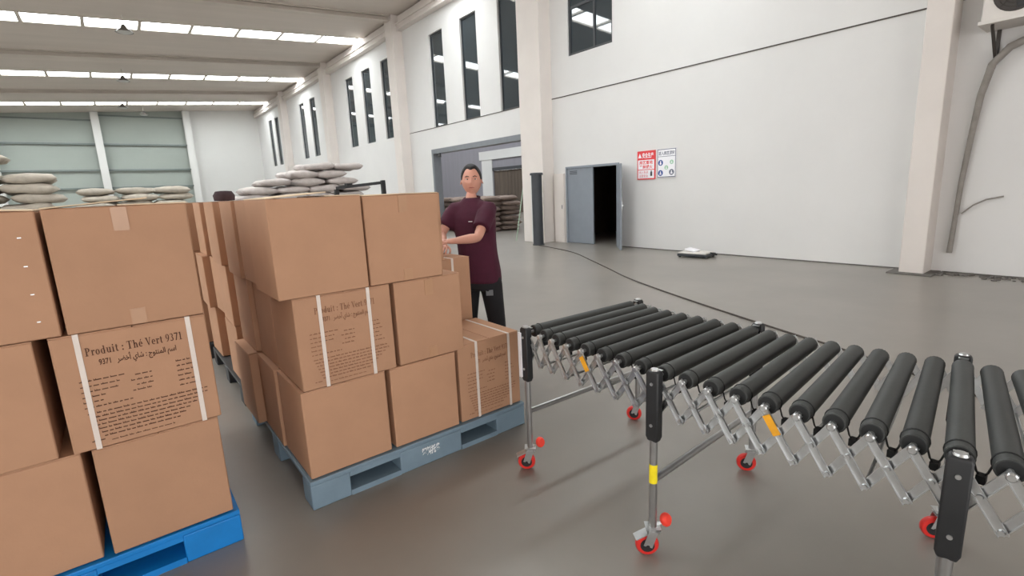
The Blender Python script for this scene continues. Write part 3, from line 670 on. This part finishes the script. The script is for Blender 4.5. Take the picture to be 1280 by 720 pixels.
legs = [0, 8, 17, 25]
for n, i in enumerate(legs):
    a, b = near[i].copy(), far[i].copy(); d = (b-a).normalized(); b = b + d*0.070
    tops = (a - d*0.030, b)
    for s, p in enumerate(tops):
        root_m = MB(); g = Vector((p.x, p.y, 0))
        root_m.cyl(g+Vector((0, 0, 0.125)), g+Vector((0, 0, 0.55)), 0.0155, n=16)
        leg = root_m.build('leg', 'tube', conv, smooth=True)
        dn = d if s == 0 else -d; tn = Vector((-dn.y, dn.x, 0))
        q = MB(); hw = 0.027; t2_ = 0.019
        zs = [(0.505, 0.75), (0.525, 1.0), (0.785, 1.0), (0.797, 0.8)]
        for k, (z, sc) in enumerate(zs):
            for sx, sy in ((-1, -1), (1, -1), (1, 1), (-1, 1)): q.v.append(tuple(g + tn*sx*hw*sc + dn*sy*t2_*sc + Vector((0, 0, z))))
        for k in range(3):
            for j in range(4): q.f.append((k*4+j, k*4+(j+1) % 4, k*4+4+(j+1) % 4, k*4+4+j))
        q.f += [(3, 2, 1, 0), (12, 13, 14, 15)]
        q.build('leg_sleeve', 'black', leg, bevel=0.005)
        bl = MB()
        for z in (0.745, 0.575): bl.cyl(g-dn*0.0185+Vector((0, 0, z)), g-dn*0.0225+Vector((0, 0, z)), 0.0065, n=10)
        bl.build('bolt', 'chrome', leg)
        cp = MB(); cp.cyl(g+Vector((0, 0, 0.797)), g+Vector((0, 0, 0.803)), 0.017, 0.014, n=14); cp.bar(g+Vector((0, 0, 0.79))+dn*0.0, g+dn*0.035+Vector((0, 0, 0.79)), 0.03, 0.004, (0, 0, 1)); cp.build('cap', 'chrome', leg, smooth=True)
        if s == 0 and n == 1:
            yl = MB(); yl.cyl(g+Vector((0, 0, 0.325)), g+Vector((0, 0, 0.405)), 0.0162, n=16); yl.build('yellow_label', 'yellow', leg, smooth=True)['label'] = 'yellow warning label wrapped round the tube'
        caster(leg, g, (2.4 if s == 0 else 2.15), s == 0)
    c = MB(); z = 0.335
    c.tube([Vector((tops[0].x, tops[0].y, z))+d*0.01, Vector((tops[1].x, tops[1].y, z))-d*0.01], 0.0145, 12); c.build('cross_bar', 'tube', conv, smooth=True)
# pale strip of the folded side guide behind the first leg
g = MB(); p = near[0]-Vector((0.03, 0, 0)); g.box(p.x-0.030, p.x-0.021, p.y+0.012, p.y+0.03, 0.53, 0.77); g.build('side_guard', 'sign_white', conv)

# ------------------------------------------------------------------ sacks
def sack_mesh(seed):
    rng = random.Random(seed); nx, ny = 12, 8; L, Wd, T = 0.40, 0.265, 0.098
    mb = MB(); ph = [rng.uniform(0, 6.28) for _ in range(6)]
    for sgn in (1, -1):
        n0 = len(mb.v)
        for j in range(ny+1):
            for i in range(nx+1):
                u, v = 2*i/nx-1, 2*j/ny-1
                e = max(0.0, (1-abs(u)**4)*(1-abs(v)**3.2))**0.46
                z = sgn*T*e*(1+0.10*math.sin(4*u+ph[0]+2*v)+0.09*math.sin(5*v+ph[1]-3*u))/1.12
                x = L*u*(1-0.07*v*v+0.03*math.sin(3*v+ph[2])); y = Wd*v*(1-0.10*u*u+0.04*math.sin(3*u+ph[3]))
                mb.v.append((x, y, z+0.010*math.sin(2.5*u+ph[4])*(1-e)))
        for j in range(ny):
            for i in range(nx):
                a = n0+j*(nx+1)+i; q = (a, a+1, a+nx+2, a+nx+1); mb.f.append(q if sgn > 0 else q[::-1])
    me = bpy.data.meshes.new('sack'); me.from_pydata(mb.v, [], mb.f)
    bm = bmesh.new(); bm.from_mesh(me); bmesh.ops.remove_doubles(bm, verts=bm.verts, dist=0.004); bmesh.ops.recalc_face_normals(bm, faces=bm.faces); bm.to_mesh(me); bm.free()
    for p in me.polygons: p.use_smooth = True
    return me
SM = {}
for m in ('sack', 'sack_warm', 'sack_brown'):
    SM[m] = []
    for s in range(3):
        me = sack_mesh(s+11); me.materials.append(M[m]); SM[m].append(me)
def sack(x, y, z, rz, m, label, group, sc=(1, 1, 1)):
    o = bpy.data.objects.new('sack', random.choice(SM[m])); COL.objects.link(o)
    o.location = (x, y, z); o.rotation_euler = (random.uniform(-.05, .05), random.uniform(-.05, .05), rz + random.choice((0, PI))); k = random.uniform(0.93, 1.03); o.scale = (sc[0]*k, sc[1]*random.uniform(0.95, 1.05), sc[2]*random.uniform(0.92, 1.06))
    return tag(o, label, 'sack', group)
def pile(xs_by_layer, ys, m, zstep, what, group, sc, tops):
    """xs_by_layer: list over layers of x centres; a sack gets its own label when it shows in the top layers"""
    nL = len(xs_by_layer)
    for k, xs in enumerate(xs_by_layer):
        z = 0.093*sc[2] + k*zstep
        for j, y in enumerate(ys):
            for i, x in enumerate(xs):
                if j == 0 and k >= nL-tops:
                    word = ('top', 'second', 'third', 'fourth', 'fifth', 'sixth')[nL-1-k]
                    side = 'alone' if len(xs) == 1 else ('first', 'second', 'third', 'fourth', 'fifth')[i] + ' from left'
                    lab = '%s, %s layer, %s' % (what, word, side)
                else: lab = what + ', lower or farther back'
                sack(x+random.uniform(-.07, .07)+0.10*(k % 2), y+random.uniform(-.05, .05), z, random.uniform(-.14, .14), m, lab, group, sc)
pile([[2.62, 3.40, 4.18, 4.92]]*9 + [[2.70, 3.45, 4.2, 4.95], [3.15, 3.9, 4.66], [3.62, 4.40], [4.15, 4.85]], [13.0, 13.58], 'sack', 0.178, 'whitish sack of the high pile behind the middle cartons', 'sacks behind the middle cartons', (0.97, 1.05, 1.0), 4)
pile([[-2.75, -1.95, -1.15]]*10 + [[-2.7, -1.9, -1.15], [-2.7, -1.92, -1.2], [-2.65, -1.95], [-2.5, -1.75]], [12.6, 13.18], 'sack_warm', 0.178, 'greyish sack of the pile at the left edge', 'sacks at the left edge', (1.0, 1.05, 1.0), 4)
pile([[-0.25, 0.57, 1.4]]*10 + [[-0.2, 0.6, 1.4]], [17.0, 17.58], 'sack_warm', 0.178, 'flat sack of the far low pile near the far post', 'sacks in the far low pile', (1.05, 1.0, 1.0), 4)
pile([[10.5, 11.34]]*7, [14.6, 15.2, 15.8, 16.4, 17.0, 17.6], 'sack_brown', 0.178, 'brownish sack of the pile beyond the big doorway', 'sacks beyond the big doorway', (1.0, 1.05, 1.0), 2)

# ------------------------------------------------------------------ person
from mathutils import Quaternion
def skin_obj(name, pts, edges, m, parent, root=0, levels=2, smooth=True):
    """pts: list of (x,y,z,rx,ry)"""
    me = bpy.data.meshes.new(name); me.from_pydata([p[:3] for p in pts], edges, []); me.materials.append(M[m])
    o = bpy.data.objects.new(name, me); COL.objects.link(o); o.parent = parent
    sk = o.modifiers.new('skin', 'SKIN'); sk.use_smooth_shade = True; sk.branch_smoothing = 0.6
    lay = me.skin_vertices[0].data if me.skin_vertices else None
    if lay is None:
        bpy.context.view_layer.update(); lay = me.skin_vertices[0].data
    for i, p in enumerate(pts):
        lay[i].radius = (p[3], p[4] if len(p) > 4 else p[3]); lay[i].use_root = (i == root)
    sb = o.modifiers.new('sub', 'SUBSURF'); sb.levels = levels; sb.render_levels = levels
    return o

man_base = Vector((2.235, 3.27, 0))
man = empty('person', man_base, 0, 'man in a maroon t-shirt and black trousers standing by the cartons, looking round', 'person')
V = lambda x, y, z: Vector((x, y, z)) - man_base
# joints in world space
pel = V(2.235, 3.27, 0.90); wai = V(2.230, 3.275, 1.03); che = V(2.225, 3.30, 1.20); ucx = V(2.235, 3.335, 1.335); nk = V(2.262, 3.385, 1.435); hd = V(2.283, 3.398, 1.50)
LS = V(2.305, 3.215, 1.350); LE = V(2.100, 3.080, 1.150); LW = V(1.868, 3.045, 1.150)
RS = V(2.165, 3.470, 1.350); RE = V(2.020, 3.475, 1.165); RW = V(1.925, 3.270, 1.110)
LH = V(2.270, 3.200, 0.86); LK = V(2.285, 3.150, 0.47); LA = V(2.315, 3.170, 0.085)
RH = V(2.185, 3.345, 0.86); RK = V(2.150, 3.350, 0.47); RA = V(2.170, 3.400, 0.085)
def hand(wrist, direction, palm_n, pts, edges, wi, thumb_side=1):
    """palm and five fingers rooted in the palm"""
    d = direction.normalized(); n = palm_n.normalized(); s = d.cross(n).normalized()*thumb_side
    def add(p, r, par, r2=None):
        pts.append((p.x, p.y, p.z, r, r2 or r)); edges.append((par, len(pts)-1)); return len(pts)-1
    pm = add(wrist + d*0.045, 0.036, wi, 0.018)
    for k, (off, ln) in enumerate(((0.030, 0.070), (0.010, 0.078), (-0.010, 0.072), (-0.029, 0.058))):
        b = add(wrist + d*0.085 + s*off, 0.0095, pm)
        m_ = add(wrist + d*(0.085+ln*0.5) + s*off*1.12 + n*0.006, 0.0088, b)
        add(wrist + d*(0.085+ln*0.92) + s*off*1.15 + n*0.026, 0.0075, m_)
    t0 = add(wrist + d*0.040 + s*0.042 + n*0.008, 0.011, pm); t1 = add(wrist + d*0.072 + s*0.058 + n*0.020, 0.0095, t0); add(wrist + d*0.098 + s*0.058 + n*0.030, 0.008, t1)
pts, edges = [], []
def J(p, r, par=None, r2=None):
    pts.append((p.x, p.y, p.z, r, r2 or r))
    if par is not None: edges.append((par, len(pts)-1))
    return len(pts)-1
i_p = J(pel, 0.095, None, 0.075); i_w = J(wai, 0.09, i_p, 0.07); i_c = J(che, 0.10, i_w, 0.075); i_u = J(ucx, 0.075, i_c, 0.06)
i_n = J(nk, 0.050, i_u, 0.050); i_h = J(hd, 0.050, i_n, 0.052)
def chain(seq, par):
    for p, r in seq: par = J(p, r, par)
    return par
wl = chain(((LS, 0.040), (LS.lerp(LE, 0.5), 0.041), (LS.lerp(LE, 0.75), 0.041), (LE, 0.037), (LE.lerp(LW, 0.35), 0.038), (LW, 0.024)), i_u)
wr = chain(((RS, 0.040), (RS.lerp(RE, 0.5), 0.041), (RS.lerp(RE, 0.75), 0.041), (RE, 0.037), (RE.lerp(RW, 0.35), 0.038), (RW, 0.024)), i_u)
fl = chain(((LH, 0.055), (LH.lerp(LK, 0.5), 0.050), (LK, 0.042), (LK.lerp(LA, 0.35), 0.044), (LA, 0.034)), i_p)
fr_ = chain(((RH, 0.055), (RH.lerp(RK, 0.5), 0.050), (RK, 0.042), (RK.lerp(RA, 0.35), 0.044), (RA, 0.034)), i_p)
hand(LW, Vector((-0.97, 0.05, 0.03)), Vector((-0.35, 0.2, -0.9)), pts, edges, wl, -1)
hand(RW, Vector((-0.55, -0.62, -0.16)), Vector((-0.2, 0.1, -1)), pts, edges, wr, 1)
body = skin_obj('body', pts, edges, 'skin', man)
# clothing: lofted torso, sleeves and legs fused into one cloth surface each
SX = Vector((0.48, -0.876, 0)).normalized(); FX = Vector((-0.876, -0.48, 0)).normalized()
def cpath(z):
    t = (z-0.78)/0.64; return V(2.235+0.017*t, 3.262+0.100*t, z)
def loft(mb, rings, n=28, pw=0.85):
    n0 = len(mb.v)
    for c, a, b in rings:
        for k in range(n):
            th = 2*PI*k/n; ca, sa = math.cos(th), math.sin(th)
            mb.v.append(tuple(c + SX*a*math.copysign(abs(ca)**pw, ca) + FX*b*math.copysign(abs(sa)**pw, sa)))
    for r in range(len(rings)-1):
        for k in range(n): mb.f.append((n0+r*n+k, n0+r*n+(k+1) % n, n0+(r+1)*n+(k+1) % n, n0+(r+1)*n+k))
    mb.f.append(tuple(range(n0, n0+n))[::-1]); mb.f.append(tuple(range(n0+(len(rings)-1)*n, n0+len(rings)*n)))
def cloth(mb, name, m, it=6):
    o = mb.build(name, m, man, smooth=True)
    r = o.modifiers.new('remesh', 'REMESH'); r.mode = 'VOXEL'; r.voxel_size = 0.011; r.use_smooth_shade = True
    q = o.modifiers.new('smooth', 'SMOOTH'); q.factor = 0.5; q.iterations = it
    return o
mb = MB()
loft(mb, [(cpath(z), a, b) for z, a, b in ((0.775, .168, .128), (0.86, .170, .130), (1.0, .160, .120), (1.10, .162, .120), (1.20, .172, .124), (1.28, .182, .120), (1.335, .184, .106), (1.372, .165, .090), (1.400, .120, .078), (1.425, .078, .066), (1.440, .066, .060))])
for SH, EL in ((LS, LE), (RS, RE)):
    inn = ucx.lerp(SH, 0.55)
    mb.tube([inn, SH + Vector((0, 0, -0.012)), SH.lerp(EL, 0.25), SH.lerp(EL, 0.5), SH.lerp(EL, 0.70)], [0.075, 0.076, 0.073, 0.069, 0.068], 18)
shirt = cloth(mb, 'tshirt', 'shirt')
mb = MB()
loft(mb, [(cpath(z), a, b) for z, a, b in ((0.94, .14, .105), (0.86, .155, .116), (0.78, .163, .122), (0.72, .155, .115))])
for H, K, A in ((LH, LK, LA), (RH, RK, RA)):
    mb.tube([H + Vector((0, 0, -0.03)), H.lerp(K, 0.25), H.lerp(K, 0.6), K, K.lerp(A, 0.4), K.lerp(A, 0.8), A + Vector((0, 0, -0.01))], [0.088, 0.092, 0.082, 0.072, 0.070, 0.062, 0.062], 18)
trs = cloth(mb, 'trousers', 'pants')
for A, K in ((LA, LK), (RA, RK)):
    g = Vector((A.x, A.y, 0)); f = Vector((-0.75, -0.55, 0)).normalized(); s = Vector((-f.y, f.x, 0)); m = MB()
    rings = [(-0.075, 0.030, 0.060), (-0.06, 0.038, 0.085), (0.0, 0.042, 0.095), (0.06, 0.046, 0.075), (0.13, 0.047, 0.055), (0.175, 0.036, 0.042), (0.192, 0.014, 0.03)]
    n = 12
    for (t_, hw, hh) in rings:
        for k in range(n):
            a = 2*PI*k/n; m.v.append(tuple(g + f*t_ + s*hw*math.cos(a) + Vector((0, 0, max(0.0, hh/2+hh/2*math.sin(a)*1.0)))))
    for i in range(len(rings)-1):
        for k in range(n): m.f.append((i*n+k, i*n+(k+1) % n, (i+1)*n+(k+1) % n, (i+1)*n+k))
    m.f += [tuple(range(n))[::-1], tuple(range((len(rings)-1)*n, len(rings)*n))]
    m.build('shoe', 'shoe', man, smooth=True)
# head: face looks along local -Y
HM = Matrix.Translation(V(2.290, 3.402, 1.572)) @ Matrix.Rotation(math.radians(-34-2), 4, 'Z') @ Matrix.Rotation(math.radians(-2), 4, 'X') @ Matrix.Scale(1.0, 4)
def head_pt(th, ph):
    """th: longitude, 0 faces -Y; ph: latitude"""
    cx, sx = math.cos(ph), math.sin(ph)
    x = 0.080*math.sin(th)*cx; y = -0.096*math.cos(th)*cx; z = 0.118*sx
    if y > 0: y *= 1.02; z *= 1.0
    front = max(0, math.cos(th))
    if sx < 0:                                   # jaw narrows, chin comes forward
        k = -sx; x *= 1-0.30*k*k; y = y*(1-0.12*k) - 0.010*k*front
    def bumpf(cx_, cz_, sx_, sz_, a):
        return a*math.exp(-((x-cx_)/sx_)**2-((z-cz_)/sz_)**2)*(1 if math.cos(th) > 0 else 0)
    dy = 0
    dy += bumpf(0, -0.020, 0.012, 0.014, 0.020) + bumpf(0, 0.005, 0.008, 0.020, 0.011)       # nose
    for s in (-1, 1):
        dy += bumpf(s*0.032, 0.008, 0.016, 0.010, -0.009) + bumpf(s*0.030, 0.028, 0.022, 0.007, 0.005) + bumpf(s*0.042, -0.022, 0.018, 0.016, 0.004) + bumpf(s*0.011, -0.027, 0.007, 0.007, 0.006)
    dy += bumpf(0, -0.052, 0.024, 0.006, 0.005) + bumpf(0, -0.066, 0.020, 0.006, 0.003) + bumpf(0, -0.100, 0.020, 0.014, 0.006) - bumpf(0, -0.080, 0.02, 0.006, 0.004)
    return Vector((x, y-dy, z))
m = MB(); nt_, np_ = 56, 40
for j in range(np_+1):
    ph = -PI/2 + PI*j/np_
    for i in range(nt_): m.v.append(tuple(HM @ head_pt(2*PI*i/nt_, ph)))
for j in range(np_):
    for i in range(nt_): m.f.append((j*nt_+i, j*nt_+(i+1) % nt_, (j+1)*nt_+(i+1) % nt_, (j+1)*nt_+i))
hed = m.build('head', 'skin', man, smooth=True)
for s in (-1, 1):
    e = MB(); e.lathe([(0.004, -0.006), (0.014, -0.004), (0.017, 0.0), (0.014, 0.005), (0.006, 0.004)], 14, HM @ Matrix.Translation((s*0.081, 0.008, 0.0)) @ Matrix.Rotation(s*math.radians(72), 4, 'Y') @ Matrix.Diagonal((1.75, 1, 1, 1))); e.build('ear', 'skin', hed, smooth=True)
    e = MB(); e.lathe([(0.001, -0.010), (0.008, -0.006), (0.0105, 0), (0.008, 0.006), (0.001, 0.010)], 14, HM @ Matrix.Translation((s*0.031, -0.0775, 0.008)) @ Matrix.Diagonal((1.35, 0.8, 0.55, 1))); e.build('eye', 'eye_white', hed, smooth=True)
    e = MB(); e.lathe([(0.001, -0.003), (0.0048, 0), (0.001, 0.003)], 12, HM @ Matrix.Translation((s*0.031+0.002, -0.0862, 0.008)) @ Matrix.Rotation(PI/2, 4, 'X')); e.build('iris', 'iris', hed, smooth=True)
    b = MB(); b.tube([HM @ Vector((s*0.014, -0.0945, 0.027)), HM @ Vector((s*0.031, -0.0915, 0.032)), HM @ Vector((s*0.048, -0.079, 0.027))], [0.0025, 0.0035, 0.002], 6); b.build('eyebrow', 'hair', hed, smooth=True)
l = MB(); l.tube([HM @ Vector((-0.022, -0.089, -0.058)), HM @ Vector((-0.009, -0.0975, -0.0555)), HM @ Vector((0, -0.098, -0.0575)), HM @ Vector((0.009, -0.0975, -0.0555)), HM @ Vector((0.022, -0.089, -0.058))], [0.0015, 0.004, 0.0042, 0.004, 0.0015], 6); l.build('mouth', 'lip', hed, smooth=True)
# short hair cap
m = MB(); rows = 22
for j in range(rows+1):
    for i in range(nt_):
        th = 2*PI*i/nt_; c = math.cos(th)
        low = 0.80-0.06*math.cos(th*6) if c > 0.72 else (0.80-(0.72-c)*2.6 if c > 0.42 else (0.02 if c > 0.0 else 0.02-0.6*min(1, -c*2)))
        ph = low + (PI/2-low)*j/rows
        p = head_pt(th, ph); n = p.normalized(); thick = (0.003 + 0.011*max(0, math.sin(ph)))*min(1, j/5+0.2) + 0.003*random.random()*(j > 0)
        if j == 0: thick = -0.002
        m.v.append(tuple(HM @ (p + n*thick)))
for j in range(rows):
    for i in range(nt_): m.f.append((j*nt_+i, j*nt_+(i+1) % nt_, (j+1)*nt_+(i+1) % nt_, (j+1)*nt_+i))
m.build('hair', 'hair', hed, smooth=True)
# collar ring, small chest mark and trouser mark
def mark(name, p, n, w, h, m):
    n = Vector(n).normalized(); u = Vector((0, 0, 1)).cross(n).normalized(); v = n.cross(u); c = V(*p) + n*0.0015
    mb = MB(); mb.add([c+u*a*w/2+v*b*h/2+n*e for e in (-0.004, 0.0012) for a, b in ((-1, -1), (1, -1), (1, 1), (-1, 1))], [(0, 1, 2, 3), (7, 6, 5, 4), (0, 4, 5, 1), (1, 5, 6, 2), (2, 6, 7, 3), (3, 7, 4, 0)])
    mb.build(name, m, man)
mark('trouser_patch', (2.2094, 3.1211, 0.7072), (-0.613, -0.7465, -0.15), 0.055, 0.045, 'frame_grey')
mark('chest_mark', (2.1577, 3.2532, 1.2609), (-0.84, -0.52, 0.15), 0.032, 0.005, 'sign_white')
cn = MB(); cn.torus(V(2.256, 3.364, 1.436), Vector((-0.18, -0.10, 1)), 0.064, 0.008, 24, 8); cn.build('collar', 'shirt_dark', man, smooth=True)

# ------------------------------------------------------------------ things along the wall
t = empty('bollard', (8.70, 9.93, 0), 0, 'dark grey round guard post in front of the wide white column', 'post')
MB().lathe([(0.155, 0), (0.155, 0.02), (0.135, 0.025), (0.135, 1.80)], 24).build('post_tube', 'bollard', t, smooth=True)
MB().lathe([(0.17, 1.80), (0.17, 1.845), (0.15, 1.86)], 24).build('cap', 'bollard', t, smooth=True)
st = MB(); st.cyl((8.93, 11.15, 0.02), (9.43, 11.25, 1.95), 0.014, n=10); tag(st.build('broom_handle', 'stick', smooth=True), 'pale green handle leaning at the doorway jamb by the guard post', 'pole')
pp = MB(); pp.cyl((8.98, 10.45, 0.0), (8.98, 10.45, 1.8), 0.035, n=12); tag(pp.build('drain_pipe', 'wall', smooth=True), 'thin white pipe standing left of the dark guard post', 'pipe')
t = empty('wall_cabinet', (XW-0.001, 9.88, 0), 0, 'narrow beige cabinet between the wide column and the grey door', 'cabinet')
b = MB(); b.box(-0.06, 0, -0.19, 0.19, 0, 1.82); b.build('cabinet_body', 'column', t, bevel=0.006)
b = MB(); b.box(-0.068, -0.06, -0.17, 0.17, 0.03, 1.79); b.build('cabinet_door', 'column', t, bevel=0.003)
b = MB(); b.box(-0.08, -0.068, -0.14, -0.12, 0.9, 1.0); b.build('handle', 'frame_grey', t)

# signs: text runs toward -Y on the wall
SG = lambda y, z, x=XW-0.0215: Matrix(((0, 0, -1, x), (-1, 0, 0, y), (0, 1, 0, z), (0, 0, 0, 1)))
def rect(mb, y0, y1, z0, z1, x=XW-0.0212): mb.box(x-0.0006, x, min(y0, y1), max(y0, y1), z0, z1)
s = MB(); s.box(XW-0.021, XW-0.001, 6.855, 7.335, 1.56, 2.18); sg = tag(s.build('safety_sign', 'sign_red'), 'red and white warning sign board on the wall', 'sign')
p = MB(); rect(p, 7.31, 6.88, 1.78, 1.985); rect(p, 7.31, 6.88, 1.585, 1.765); p.build('white_field', 'sign_white', sg)
p = MB(); add_text(p, '安全生产', 0.12, SG(7.20, 2.035), bold=0.003, fit=0.30); p.add([SG(0, 0) @ Vector(v) for v in ((-7.315, 2.03, 0), (-7.215, 2.03, 0), (-7.265, 2.13, 0))], [(0, 1, 2)]); p.build('heading', 'sign_white', sg)
p = MB(); add_text(p, '库区重地', 0.085, SG(7.28, 1.895, XW-0.0222), bold=0.002, fit=0.36); add_text(p, '严禁烟火', 0.085, SG(7.28, 1.80, XW-0.0222), bold=0.002, fit=0.36); p.build('text', 'sign_red', sg)
p = MB(); add_text(p, '闲人免进', 0.07, SG(7.28, 1.69, XW-0.0222), fit=0.24); add_text(p, '注意安全', 0.07, SG(7.28, 1.61, XW-0.0222), fit=0.24); p.build('text', 'sign_red', sg)
p = MB(); rect(p, 6.98, 6.93, 1.63, 1.72, XW-0.0222); rect(p, 6.968, 6.942, 1.72, 1.75, XW-0.0222); p.build('bottle_symbol', 'frame_dark', sg)
s = MB(); s.box(XW-0.021, XW-0.001, 6.335, 6.805, 1.583, 2.185); sg = tag(s.build('safety_sign', 'sign_white'), 'white sign board with blue round symbols on the wall', 'sign')
p = MB()
for a, b, c, d in ((6.80, 6.785, 1.588, 2.18), (6.355, 6.34, 1.588, 2.18), (6.785, 6.355, 2.165, 2.18), (6.785, 6.355, 1.588, 1.603), (6.785, 6.355, 2.02, 2.03)): rect(p, a, b, c, d)
p.build('border', 'sign_grey', sg)
p = MB(); add_text(p, '进入库区须知', 0.085, SG(6.77, 2.06), bold=0.002, fit=0.40); p.build('heading', 'sign_grey', sg)
def disc(y, z, r, m, inner):
    p = MB(); p.cyl((XW-0.0212, y, z), (XW-0.0222, y, z), r, n=24); o = p.build('round_symbol', m, sg)
    q = MB()
    if inner == 0: q.lathe([(0.0, 0), (r*0.38, 0.0005)], 16, SG(y, z-0.02, XW-0.0226)); q.box(XW-0.0230, XW-0.0224, y-r*0.22, y+r*0.22, z-0.01, z+r*0.6)
    else: q.box(XW-0.0230, XW-0.0224, y-r*0.4, y+r*0.4, z-r*0.55, z-r*0.1); q.box(XW-0.0230, XW-0.0224, y-r*0.2, y+r*0.2, z-r*0.05, z+r*0.55)
    q.build('pictogram', 'sign_white', o)
disc(6.715, 1.895, 0.062, 'sign_blue', 0); disc(6.715, 1.68, 0.062, 'sign_blue', 1); disc(6.44, 1.69, 0.062, 'sign_grey', 1); disc(6.57, 1.79, 0.045, 'sign_green', 0); disc(6.44, 1.90, 0.045, 'sign_green', 1)

# platform scale left on the floor by the wall
t = empty('platform_scale', (8.98, 5.50, 0), 0.12, 'flat white platform scale lying on the floor by the wall', 'scale')
b = MB(); b.box(-0.22, 0.22, -0.30, 0.30, 0.025, 0.075); b.build('base', 'frame_dark', t, bevel=0.01)
b = MB(); b.box(-0.20, 0.20, -0.27, 0.29, 0.075, 0.10); b.build('platform', 'ac', t, bevel=0.008)
for sx in (-1, 1):
    for sy in (-1, 1): MB().cyl((sx*0.18, sy*0.26, 0), (sx*0.18, sy*0.26, 0.03), 0.025, n=10).build('foot', 'black', t)
b = MB(); b.box(-0.12, 0.12, -0.02, 0.20, 0.0, 0.035, Matrix.Translation((0, 0, 0.10)) @ Matrix.Rotation(math.radians(10), 4, 'X')); b.build('display_head', 'sign_white', t, bevel=0.006)
b = MB(); b.cyl((0.02, -0.26, 0.085), (0.12, -0.36, 0.05), 0.02, n=10); b.build('column_hinge', 'black', t)

# outdoor unit with its bracket and pipe
t = empty('air_conditioner', (9.15, 1.20, 3.27), 0, 'pale outdoor air conditioner unit mounted high at the right edge', 'air conditioner')
b = MB(); b.box(-0.17, 0.17, -0.43, 0.43, 0.02, 0.62); b.build('casing', 'ac', t, bevel=0.012)
rg = MB(); rg.torus((-0.172, 0.12, 0.30), (1, 0, 0), 0.215, 0.008, 28, 6)
for k in range(1, 5): rg.torus((-0.176, 0.12, 0.30), (1, 0, 0), 0.043*k, 0.0035, 24, 5)
for k in range(8):
    a = k*PI/4; rg.tube([(-0.178, 0.12, 0.30), (-0.176, 0.12+0.21*math.cos(a), 0.30+0.21*math.sin(a))], 0.0035, 5)
rg.build('grille', 'ac_dark', t)
b = MB(); b.cyl((-0.1705, 0.12, 0.30), (-0.1735, 0.12, 0.30), 0.212, n=28); b.build('fan_opening', 'ac_dark', t)
fb = MB()
for k in range(3):
    a = k*2*PI/3; fb.bar((-0.1745, 0.12+0.03*math.cos(a), 0.30+0.03*math.sin(a)), (-0.1745, 0.12+0.19*math.cos(a+0.3), 0.30+0.19*math.sin(a+0.3)), 0.08, 0.001, (1, 0, 0))
fb.build('fan_blade', 'black', t)
b = MB(); b.box(-0.22, 0.34, -0.45, 0.45, -0.02, 0.02); b.build('shelf', 'ac', t, bevel=0.004)
for y in (-0.32, 0.32):
    b = MB(); b.bar((-0.15, y, -0.03), (0.33, y, -0.42), 0.035, 0.03, (0, 1, 0)); b.box(0.30, 0.335, y-0.02, y+0.02, -0.45, -0.02); b.build('bracket', 'ac_dark', t)
hz = MB(); hz.tube([(9.38, 0.95, 3.15), (9.38, 1.12, 3.11), (9.37, 1.38, 3.0), (9.37, 1.53, 2.82), (9.40, 1.61, 2.45), (9.43, 1.66, 1.9), (9.43, 1.70, 1.3), (9.43, 1.72, 0.7), (9.43, 1.735, 0.30)], [0.05, 0.05, 0.048, 0.045, 0.04, 0.035, 0.032, 0.03, 0.034], 10)
tag(hz.build('drain_hose', 'hose', smooth=True), 'grey wrapped pipe running down the wall from the outdoor unit', 'pipe')
cb = MB(); cb.tube([(9.47, 1.25, 1.10), (9.46, 1.42, 1.06), (9.455, 1.55, 0.98), (9.46, 1.66, 0.86)], 0.010, 8); tag(cb.build('loose_cable', 'hose', smooth=True), 'short loose cable curling off the wall by the pipe', 'cable')
# rubble along the foot of the wall, right of the slim column
rng = random.Random(5)
rb = MB()
for k in range(70):
    x = 9.45 - abs(rng.gauss(0, 0.12)); y = rng.uniform(0.4, 1.85); s_ = rng.uniform(0.008, 0.035)
    rb.box(-s_, s_, -s_*1.3, s_*1.3, 0, s_*0.8, Matrix.Translation((x, y, 0)) @ Matrix.Rotation(rng.uniform(0, 3), 4, 'Z'))
o = rb.build('rubble', 'dirt'); tag(o, 'crumbs of plaster along the foot of the wall at the right', 'rubble', kind='stuff')

# cable across the floor
cpts = [(8.55, 9.75), (8.42, 9.11), (8.05, 8.0), (7.45, 6.95), (6.85, 5.95), (6.24, 4.93), (5.55, 3.45), (4.95, 2.0), (4.79, 1.56), (4.3, 0.5), (3.9, -0.6)]
pl = []
for i in range(len(cpts)-1):
    p0, p1, p2, p3 = [Vector(cpts[min(max(i+k, 0), len(cpts)-1)]) for k in (-1, 0, 1, 2)]
    for k in range(6):
        u = k/6; q = 0.5*((2*p1)+(p2-p0)*u+(2*p0-5*p1+4*p2-p3)*u*u+(3*p1-p0-3*p2+p3)*u**3); pl.append((q.x, q.y, 0.009))
cb = MB(); cb.tube(pl, 0.009, 6); tag(cb.build('floor_cable', 'cable', smooth=True), 'thin dark cable curving across the floor behind the conveyor', 'cable')

# black rail behind the middle cartons
t = empty('hand_rail', (3.4, 8.3, 0), 0, 'black metal rail on posts showing just above the middle cartons', 'rail')
def rp(x, y, z): return Vector((x-3.4, y-8.3, z))
a_, b_ = (2.87, 8.14, 1.625), (3.47, 7.69, 1.68)
r = MB(); r.bar(rp(*a_), rp(*b_), 0.045, 0.045, (0, 0, 1)); r.build('top_bar', 'black', t)
for (x, y, z) in (a_, b_):
    r = MB(); v = rp(x, y, 0); r.box(v.x-0.03, v.x+0.03, v.y-0.03, v.y+0.03, 0, z+(0.035 if x > 3 else -0.02)); r.build('post', 'black', t)
r = MB(); v = rp(3.03, 8.02, 1.66); r.box(v.x-0.05, v.x+0.05, v.y-0.04, v.y+0.04, 1.65, 1.69); r.build('bracket', 'black', t)
